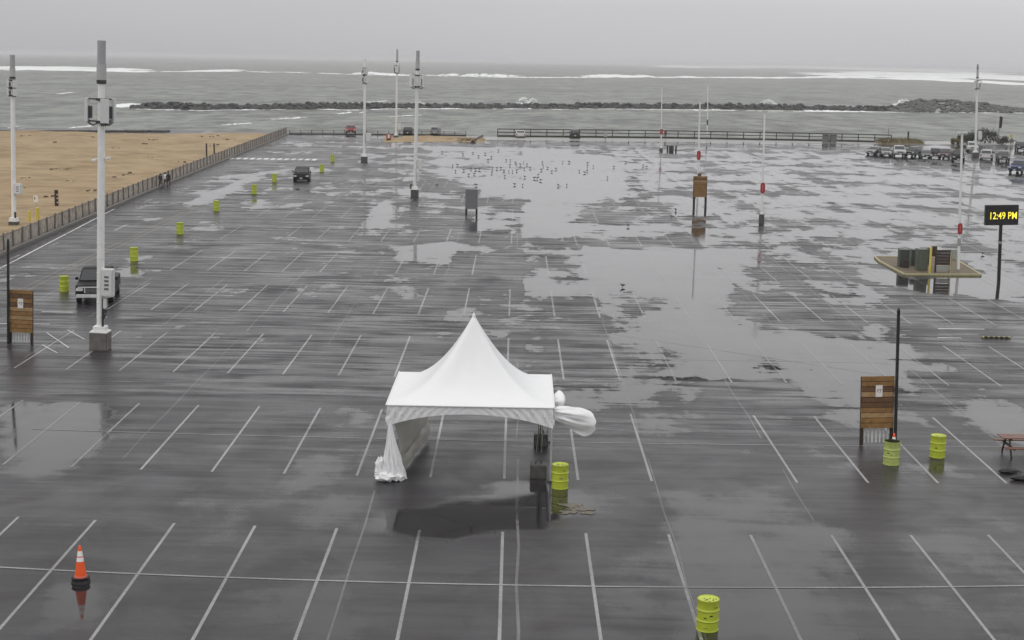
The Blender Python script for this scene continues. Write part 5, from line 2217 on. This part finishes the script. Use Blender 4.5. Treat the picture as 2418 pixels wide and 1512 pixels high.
# ------------------------------------------------------------------ people
def person(loc, label, top_m, leg_m, rz=0.0, h=1.75, stride=.16, lean=0.0, bag=False):
    root = thing('person', loc, label, 'person', None, rz)
    k = h / 1.75
    J = {'pelvis': (0, 0, .95), 'waist': (0, -.01, 1.1), 'chest': (0, -.02 - lean, 1.33), 'neck': (0, -.02 - lean, 1.5), 'head': (0, -.05 - lean, 1.62), 'crown': (0, -.04 - lean, 1.72),
         'hl': (-.1, 0, .9), 'kl': (-.11, -stride, .5), 'al': (-.11, -stride * .9, .08), 'tl': (-.12, -stride - .14, .035),
         'hr': (.1, 0, .9), 'kr': (.11, stride * .3, .5), 'ar': (.11, stride * 1.3, .1), 'tr': (.12, stride * 1.3 - .14, .035),
         'sl': (-.19, -.02 - lean, 1.42), 'el': (-.25, .05, 1.14), 'wl': (-.24, -.08, .9), 'fl': (-.235, -.12, .8),
         'sr': (.19, -.02 - lean, 1.42), 'er': (.25, -.02, 1.14), 'wr': (.24, -.16, .93), 'fr': (.23, -.21, .84)}
    Rd = {'pelvis': .15, 'waist': .14, 'chest': .17, 'neck': .06, 'head': .10, 'crown': .075, 'hl': .1, 'kl': .065, 'al': .045, 'tl': .04, 'hr': .1, 'kr': .065, 'ar': .045, 'tr': .04,
          'sl': .07, 'el': .052, 'wl': .036, 'fl': .03, 'sr': .07, 'er': .052, 'wr': .036, 'fr': .03}
    nm = list(J)
    E_ = [('pelvis', 'waist'), ('waist', 'chest'), ('chest', 'neck'), ('neck', 'head'), ('head', 'crown'), ('pelvis', 'hl'), ('hl', 'kl'), ('kl', 'al'), ('al', 'tl'), ('pelvis', 'hr'),
          ('hr', 'kr'), ('kr', 'ar'), ('ar', 'tr'), ('chest', 'sl'), ('sl', 'el'), ('el', 'wl'), ('wl', 'fl'), ('chest', 'sr'), ('sr', 'er'), ('er', 'wr'), ('wr', 'fr')]
    me = bpy.data.meshes.new('body')
    me.from_pydata([tuple(c * k for c in J[n]) for n in nm], [(nm.index(a), nm.index(b)) for a, b in E_], [])
    t = bpy.data.objects.new('tmp', me)
    COL.objects.link(t)
    sk = t.modifiers.new('s', 'SKIN')
    sk.use_smooth_shade = True
    sv = me.skin_vertices[0].data
    for i, n in enumerate(nm):
        sv[i].radius = (Rd[n] * k, Rd[n] * k * (.75 if n in ('chest', 'waist', 'pelvis') else 1))
        sv[i].use_root = n == 'pelvis'
    ss = t.modifiers.new('d', 'SUBSURF')
    ss.levels = 1
    bpy.context.view_layer.update()
    m2 = bpy.data.meshes.new_from_object(t.evaluated_get(bpy.context.evaluated_depsgraph_get()))
    bpy.data.objects.remove(t)
    m2.materials.clear()
    for mm in ('skin', top_m, leg_m, 'rubber'): m2.materials.append(MT[mm])
    for p in m2.polygons:
        c = p.center / k
        if c.z > 1.52: p.material_index = 0
        elif c.z < .11: p.material_index = 3
        elif abs(c.x) > .17 and c.z < .9: p.material_index = 0
        elif c.z < .93: p.material_index = 2
        else: p.material_index = 1
    o = bpy.data.objects.new('body', m2)
    COL.objects.link(o)
    o.parent = root
    mb = MB()
    rr = []
    for q in range(8):
        ph = math.pi * .62 * q / 7
        rr.append([(.108 * math.sin(ph) * math.cos(a), -.035 - lean + .02 + .112 * math.sin(ph) * math.sin(a), 1.64 + .125 * math.cos(ph)) for a in np.linspace(0, 2 * math.pi, 13)[:-1]])
    mb.grid(rr, closed=True)
    ho = mb.build('hair', MT['hair'], root)
    ho.scale = (k,) * 3
    return root


person(G(379, 445), 'person in dark clothes walking by the beach fence, left of the three', 'cloth_black', 'cloth_brown', R(160), 1.75)
person(G(391, 443), 'person in white jacket and dark trousers in the middle of the three walkers', 'cloth_white', 'cloth_navy', R(150), 1.8)
person(G(398, 444), 'person in black jacket, right of the three walkers by the beach fence', 'cloth_black', 'cloth_brown', R(170), 1.85)
person(G(1571, 328), 'person in dark red coat standing at the sea railing by a lamp post', 'cloth_red', 'cloth_navy', R(180), 1.8, .04)

# ------------------------------------------------------------------ gulls


def gull_mesh():
    mb = MB()
    rr = []
    for q in range(9):
        t = q / 8
        r_ = [.012, .05, .085, .1, .1, .085, .06, .035, .012][q]
        zc = .2 + .045 * (1 - t) - .02 * t
        rr.append([(r_ * .8 * math.cos(a), -.2 + .44 * t, zc + r_ * math.sin(a)) for a in np.linspace(0, 2 * math.pi, 11)[:-1]])
    mb.grid(rr, closed=True)
    hd = []
    for q in range(7):
        ph = math.pi * q / 6
        hd.append([(.048 * math.sin(ph) * math.cos(a), -.19 + .05 * math.sin(ph) * math.sin(a), .335 + .05 * math.cos(ph)) for a in np.linspace(0, 2 * math.pi, 9)[:-1]])
    mb.grid(hd, closed=True)
    mb.tube((0, -.17, .24), (0, -.19, .33), .042, .036, 8)
    mb.tube((0, -.23, .335), (0, -.31, .325), .016, .004, 6)
    me_b = mb.mesh('body', MT['gull'])
    out = [('body', me_b)]
    for sx in (-1, 1):
        mw = MB()
        mw.add([(sx * .075, -.1, .25), (sx * .09, 0, .28), (sx * .03, .34, .22), (sx * .082, .1, .19), (sx * .02, -.02, .315), (sx * .01, .2, .27)],
               [(0, 1, 2, 3), (0, 4, 5, 2), (0, 4, 1), (1, 4, 5, 2)])
        out.append(('wing', mw.mesh('wing', MT['gull_dark'])))
        ml = MB()
        ml.tube((sx * .03, .0, .0), (sx * .03, .01, .13), .009, n=5)
        ml.box(sx * .03, -.03, .005, .05, .07, .01)
        out.append(('leg', ml.mesh('leg', MT['gull_dark'])))
    return out


GM = gull_mesh()
GZ7 = [(30, 550), (85, 550), (80, 615), (150, 580), (165, 600), (215, 610), (260, 580), (305, 610), (348, 655), (5, 690), (65, 695), (115, 700), (170, 690), (270, 665), (10, 765),
       (275, 775), (510, 575), (520, 628), (495, 680), (578, 650), (690, 665), (635, 700), (455, 750), (405, 790), (440, 795), (487, 820), (140, 875), (248, 882), (720, 890), (780, 575),
       (865, 575), (1112, 590), (1105, 655), (1185, 635), (1000, 695), (1105, 695), (1070, 715), (1460, 640), (1850, 620), (1895, 640), (1375, 785), (1615, 575), (835, 885), (2280, 1215), (2225, 1305)]
GZ5 = [(2240, 520), (1895, 555), (1970, 600), (2100, 655), (2060, 565), (2145, 610), (1620, 730), (1685, 720), (1770, 790), (1870, 770), (1930, 775), (1985, 780), (2160, 765), (2220, 765),
       (2270, 760), (2310, 795), (1840, 850), (1915, 840), (2150, 825), (1410, 995), (1935, 990), (1480, 545), (1760, 570), (1660, 800)]
GP = [((1440 + a / 4.65) / 1.21, (340 + b / 4.65) / 1.21 + 1.5, None) for a, b in GZ7] + [((950 + a / 4.724) / 1.21, (320 + b / 4.724) / 1.21 + 1.5, None) for a, b in GZ5]
GP += [(1470, 679, 'lone gull standing in the big puddle behind the tent'), (1483, 536, 'lone gull on the wet asphalt between the grey sign and the middle timber board'),
       (2320, 602, 'lone gull standing right of the lamp post on the kerbed island'), (1596, 502, 'gull standing just left of the middle timber board')]
for (u, v, lb) in GP:
    g = G(u, v)
    t = thing('gull', g, lb or 'small gull darkened as backlit in the flock on the flooded middle of the car park', 'gull', 'flock of gulls on the wet car park', random.uniform(0, 6.28))
    s = random.uniform(.72, .88)
    t.scale = (s, s, s)
    for nm, me in GM:
        o = bpy.data.objects.new(nm, me)
        COL.objects.link(o)
        o.parent = t

# ------------------------------------------------------------------ sand spit, far clutter, dune plants


def sand_spit():
    g = G(1010, 331)
    mb = MB()
    rows = []
    for i in range(41):
        u = 905 + i * 6.0
        t = i / 40
        v0 = 337 - 1.0 * math.sin(math.pi * t)
        v1 = 321 + 9 * max(0, t - .45) + (4 * (1 - t) if t < .2 else 0)
        a, b = G(u, v0) - g, G(u, max(v1, 320.5)) - g
        row = []
        for q in range(7):
            f = q / 6
            p = a.lerp(b, f)
            z = .42 * math.sin(math.pi * f) * (math.sin(math.pi * min(1, max(0, t))) ** .6) * (1 + .5 * mnoise.noise(Vector((u * .05, f * 3, 1)))) + .02
            row.append((p.x, p.y, z))
        rows.append(row)
    mb.grid(rows)
    o = mb.build('sand_drift', MT['sand'], None, g)
    tag(o, 'long low drift of tan sand at the foot of the thin far monopole', 'sand', kind='structure')
    # red and white barricade block
    g = G(918, 333)
    t = thing('barricade', g, 'pink and white barricade at the left end of the sand drift', 'barricade')
    k = 1 / PPM(g)
    mb = MB()
    mb.box(0, 0, .25, 10 * k, .5, .5)
    mb.build('foot', MT['post_brown'], t)
    for q in range(3):
        mb = MB()
        mb.box((q - 1) * 4.5 * k, 0, .85, 3.6 * k, .3, .7)
        mb.build('panel', MT['net'] if q % 2 == 0 else MT['paper'], t)
    # driftwood
    g = G(1095, 334)
    t = thing('driftwood', g, 'tangle of dark driftwood at the right end of the sand drift', 'driftwood')
    mb = MB()
    rnd = random.Random(4)
    for q in range(34):
        a = Vector((rnd.gauss(0, 1.6), rnd.gauss(0, 1.2), rnd.uniform(0, .5)))
        b = a + Vector((rnd.uniform(-1.6, 1.6), rnd.uniform(-1, 1), rnd.uniform(0, .5)))
        mb.tube(a, b, .07, .03, 6)
    mb.build('branches', MT['drift'], t)
    a, b = G(1116, 337), G(1139, 323)
    t = thing('driftwood_log', a, 'dark straight log lying beside the driftwood', 'log')
    mb = MB()
    mb.tube((0, 0, .2), tuple(b - a + Vector((0, 0, .2))), .3, .22, 10)
    mb.build('trunk', MT['rail'], t)


sand_spit()


def post_thing(name, base, vt, r_, mk, label, cat, du=0.0, z=0.0, square=False, group=None):
    g = G(base[0], base[1], z)
    _, h = top_at(g, base[0] + du, vt)
    t = thing(name, g, label, cat, group)
    mb = MB()
    if square: mb.box(0, 0, h / 2, r_ * 2, r_ * 2, h)
    else: mb.lathe([(r_, 0), (r_, h - .03), (r_ * .6, h)], 12)
    mb.build('shaft', MT[mk], t)
    return t, h, 1 / PPM(g)


post_thing('timber_post', (488, 373), 339, .10, 'post_brown', 'left of two slim brown posts standing on the sand by the fence', 'post', square=True, z=.3, group='pair of slim posts on the sand')
post_thing('timber_post', (506, 366), 339, .10, 'post_brown', 'right of two slim brown posts standing on the sand by the fence', 'post', square=True, z=.3, group='pair of slim posts on the sand')
post_thing('bollard', (70, 532), 498, .13, 'yellow', 'yellow bollard behind the fence beside the left monopole', 'bollard', z=.3, group='yellow bollards')
post_thing('bollard', (90, 548), 490, .17, 'yellow', 'taller yellow bollard in front of the small sign on the sand', 'bollard', group='yellow bollards')
t, h, k = post_thing('small_sign', (86, 505), 461, .05, 'galvan', 'small white notice on a post behind the yellow bollards', 'sign', z=.3)
mb = MB()
mb.box(0, -.07, h - .35, 10 * k, .03, 16 * k)
mb.build('plate', MT['paper'], t)
mb = MB()
mb.box(-2 * k, -.09, h - .3, 2.5 * k, .01, 5 * k)
mb.build('mark', MT['ink'], t)
g = G(134, 488, .35)
t = thing('dark_board_sign', g, 'narrow black upright board standing alone on the sand', 'sign')
_, h = top_at(g, 136, 449)
mb = MB()
mb.box(0, 0, h / 2, .36, .12, h)
mb.build('panel', MT['post_brown'], t, bevel=.01)
for q, zz in enumerate((.25, .5, .72)):
    mb = MB()
    mb.box(.1, -.07, h * zz, .1, .02, .12)
    mb.build('mark', MT['paper'], t)
t, h, k = post_thing('fence_marker', (64, 560), 548, .1, 'pvc', 'small white marker post on the kerb of the slat fence', 'post')

# low dark fittings at the base of the railing lamp post
for (u, v, w, hh, mk, nm, lb) in ((1576, 357, 3.5, 14, 'rail', 'bollard', 'dark bollard beside the railing lamp post, left of the ribbed box'),
                                 (1585, 357, 11, 13, 'cab_green', 'ribbed_box', 'dark ribbed box between two dark bollards near the sea railing'),
                                 (1596, 357, 3.5, 13, 'rail', 'bollard', 'dark bollard right of the ribbed box near the sea railing')):
    g = G(u, v)
    k = 1 / PPM(g)
    t = thing(nm, g, lb, 'bollard' if nm == 'bollard' else 'box')
    mb = MB()
    mb.box(0, 0, hh * k / 2, w * k, .4, hh * k)
    mb.build('body', MT[mk], t, bevel=.02)
    if nm == 'ribbed_box':
        for q in range(4):
            mb = MB()
            mb.box((q - 1.5) * w * k * .22, -.22, hh * k / 2, .06, .05, hh * k * .9)
            mb.build('rib', MT['rail'], t)
g = G(1958, 337)
k = 1 / PPM(g)
t = thing('bin_group_frame', g, 'dark grey bin enclosure against the sea railing', 'bin enclosure')
for q, dx in enumerate((-.75, .75)):
    mb = MB()
    mb.box(dx, 0, .75, 1.3, 1.0, 1.5, None, .92)
    mb.build('bin', MT['slot'], t, bevel=.04)
mb = MB()
mb.box(0, 0, 1.58, 3.0, 1.1, .1)
mb.build('roof', MT['rail'], t)
g = G(1430, 330)
t = thing('notice_box', g + Vector((0, 1.0, 0)), 'small pale box fixed at the sea railing', 'box')
mb = MB()
mb.box(0, 0, 1.0, .7, .3, 1.0)
mb.build('body', MT['galvan'], t, bevel=.02)
mb = MB()
mb.box(0, 0, .25, .12, .12, .5)
mb.build('post', MT['rail'], t)


def shrub(u, v, wpx, hpx, label, seed, name='shrub', mk='leaf', n=900):
    rnd = random.Random(seed)
    g = G(u, v)
    k = 1 / PPM(g)
    t = thing(name, g, label, 'shrub', 'shrubs and dune plants behind the right parked cars')
    cl = [(rnd.gauss(0, .28) * wpx * k, rnd.uniform(-1.2, 1.2), rnd.uniform(.25, .8) * hpx * k * (1 - .0), rnd.uniform(.16, .34) * hpx * k) for _ in range(9)]
    mb = MB()
    for q in range(n):
        c = rnd.choice(cl)
        d_ = Vector((rnd.gauss(0, 1), rnd.gauss(0, 1), rnd.gauss(0, .9)))
        d_.normalize()
        d_ *= c[3] * rnd.uniform(.4, 1.15)
        p = Vector((c[0] + d_.x * 1.4, c[1] + d_.y, max(.05, c[2] + d_.z)))
        s = rnd.uniform(.10, .22)
        a = Vector((rnd.uniform(-1, 1), rnd.uniform(-1, 1), rnd.uniform(-1, 1))).normalized() * s
        b = a.cross(Vector((rnd.uniform(-1, 1), rnd.uniform(-1, 1), rnd.uniform(-1, 1)))).normalized() * s * .6
        mb.add([p - a, p + b, p + a, p - b], [(0, 1, 2, 3)])
    mb.build('foliage', MT[mk], t, fix=False)
    mb = MB()
    for c in cl: mb.tube((c[0] * .2, c[1] * .3, 0), (c[0], c[1], c[2]), .06, .02, 5)
    mb.build('stems', MT['bark'], t)


shrub(2280, 338, 38, 32, 'dark green shrub left of the right monopole', 1)
shrub(2300, 338, 30, 26, 'second dark shrub just behind the right lamp post top', 2)
shrub(2338, 338, 44, 34, 'largest dark shrub right of the right monopole', 3)
shrub(2366, 342, 42, 20, 'low reddish shrub under the dark banner', 4, mk='bark')
shrub(2262, 342, 30, 14, 'low tan clump left of the dark shrubs', 5, mk='leaf_dry')


def dune():
    g = G(2132, 339)
    mb = MB()
    rows = []
    for i in range(31):
        u = 2080 + i * 3.6
        row = []
        for q in range(6):
            f = q / 5
            p = G(u, 341) - g + Vector((0, f * 9, 0))
            z = .75 * math.sin(math.pi * f) * math.sin(math.pi * i / 30) ** .4 * (1 + .7 * mnoise.noise(Vector((i * .3, f * 2, 3))))
            row.append((p.x, p.y, z + .01))
        rows.append(row)
    mb.grid(rows)
    o = mb.build('dune', MT['soil'], None, g)
    tag(o, 'low grassy dune mound behind the parked cars', kind='structure')
    mb = MB()
    rnd = random.Random(6)
    for q in range(1500):
        i = rnd.uniform(1, 29)
        f = rnd.uniform(.05, .8)
        p = G(2080 + i * 3.6, 341) - g + Vector((0, f * 9, 0))
        z = .4 * math.sin(math.pi * f) * math.sin(math.pi * i / 30) ** .4
        h = rnd.uniform(.35, .95)
        a = Vector((rnd.uniform(-.3, .45), rnd.uniform(-.2, .2), h))
        w = Vector((.05, .02, 0))
        b = Vector((p.x, p.y, z))
        mb.add([b - w, b + w, b + a], [(0, 1, 2)])
    o = mb.build('dune_grass', MT['leaf_dry'], None, g, fix=False)
    tag(o, 'tan dune grass growing on the low mound', 'grass', kind='stuff')


dune()
t, h, k = post_thing('signpost', (2144, 331), 311, .16, 'rail', 'short thick dark post on the grassy dune mound', 'post', square=True)
t, h, k = post_thing('signpost', (2097, 327), 304, .05, 'rail', 'thin dark stake left of the grassy dune mound', 'post')
t, h, k = post_thing('thin_pole', (2351, 338), 262, .07, 'box_grey', 'thin grey pole beside the dark feather banner', 'pole')
t, h, k = post_thing('feather_banner', (2357, 335), 275, .05, 'black_post', 'dark narrow feather banner on a pole behind the parked cars', 'banner')
mb = MB()
mb.grid([[(0, 0, h * .55), (0, 0, h)], [(3.5 * k, .05, h * .52), (4.5 * k, .05, h * .99)], [(6 * k, .0, h * .58), (7 * k, 0, h * .95)]])
mb.grid([[(0, .03, h * .55), (0, .03, h)], [(3.5 * k, .08, h * .52), (4.5 * k, .08, h * .99)], [(6 * k, .03, h * .58), (7 * k, .03, h * .95)]])
mb.build('cloth', MT['cloth_black'], t)
t, h, k = post_thing('warning_sign', (2386, 342), 316, .06, 'galvan', 'small yellow warning sign on a post near the right edge', 'sign')
mb = MB()
mb.box(0, -.08, h - .5, .6, .03, .6, Matrix.Rotation(math.pi / 4, 3, 'Y'))
mb.build('plate', MT['yellow'], t)
for i, (u, v, lb) in enumerate(((2263, 337, 'person in dark coat standing beyond the parked cars, left one'), (2277, 337, 'person in dark coat standing beyond the parked cars, right one'))):
    person(G(u, v), lb, 'cloth_black', 'cloth_navy', R(180 + 20 * i), 1.75, .05)

# silt washed out beside the tent drum
rnd_s = random.Random(21)
mb = MB()
for (u, v, r_) in ((1352, 1194, .5), (1372, 1203, .45), (1340, 1210, .35), (1385, 1212, .3)):
    g = G(u, v)
    ring = [(g.x + r_ * rnd_s.uniform(.5, 1.2) * math.cos(q * .45), g.y + .7 * r_ * rnd_s.uniform(.5, 1.2) * math.sin(q * .45), .0125 + .003 * rnd_s.random()) for q in range(14)]
    mb.add(ring, [list(range(14))])
o = mb.build('silt', mat('pale silt', (.105, .09, .065), .5, var=.5, scale=8), fix=False)
tag(o, 'pale tan silt washed onto the asphalt by the tent drum', 'silt', kind='stuff')

# ------------------------------------------------------------------ sea haze
mb = MB()
mb.box(0, 5900, 8.0, 31000, 12600, 24.0)
hz = mb.build('haze', MT['foam'])
hz.data.materials.clear()
hm = bpy.data.materials.new('sea haze')
hm.use_nodes = True
nt = hm.node_tree
nt.nodes.clear()
out = nt.nodes.new('ShaderNodeOutputMaterial')
pv = nt.nodes.new('ShaderNodeVolumePrincipled')
pv.inputs['Color'].default_value = (.97, .97, .985, 1)
pv.inputs['Density'].default_value = .00017
pv.inputs['Anisotropy'].default_value = 0.0
nt.links.new(pv.outputs[0], out.inputs['Volume'])
hz.data.materials.append(hm)
tag(hz, 'pale sea mist over the car park and water', kind='stuff')
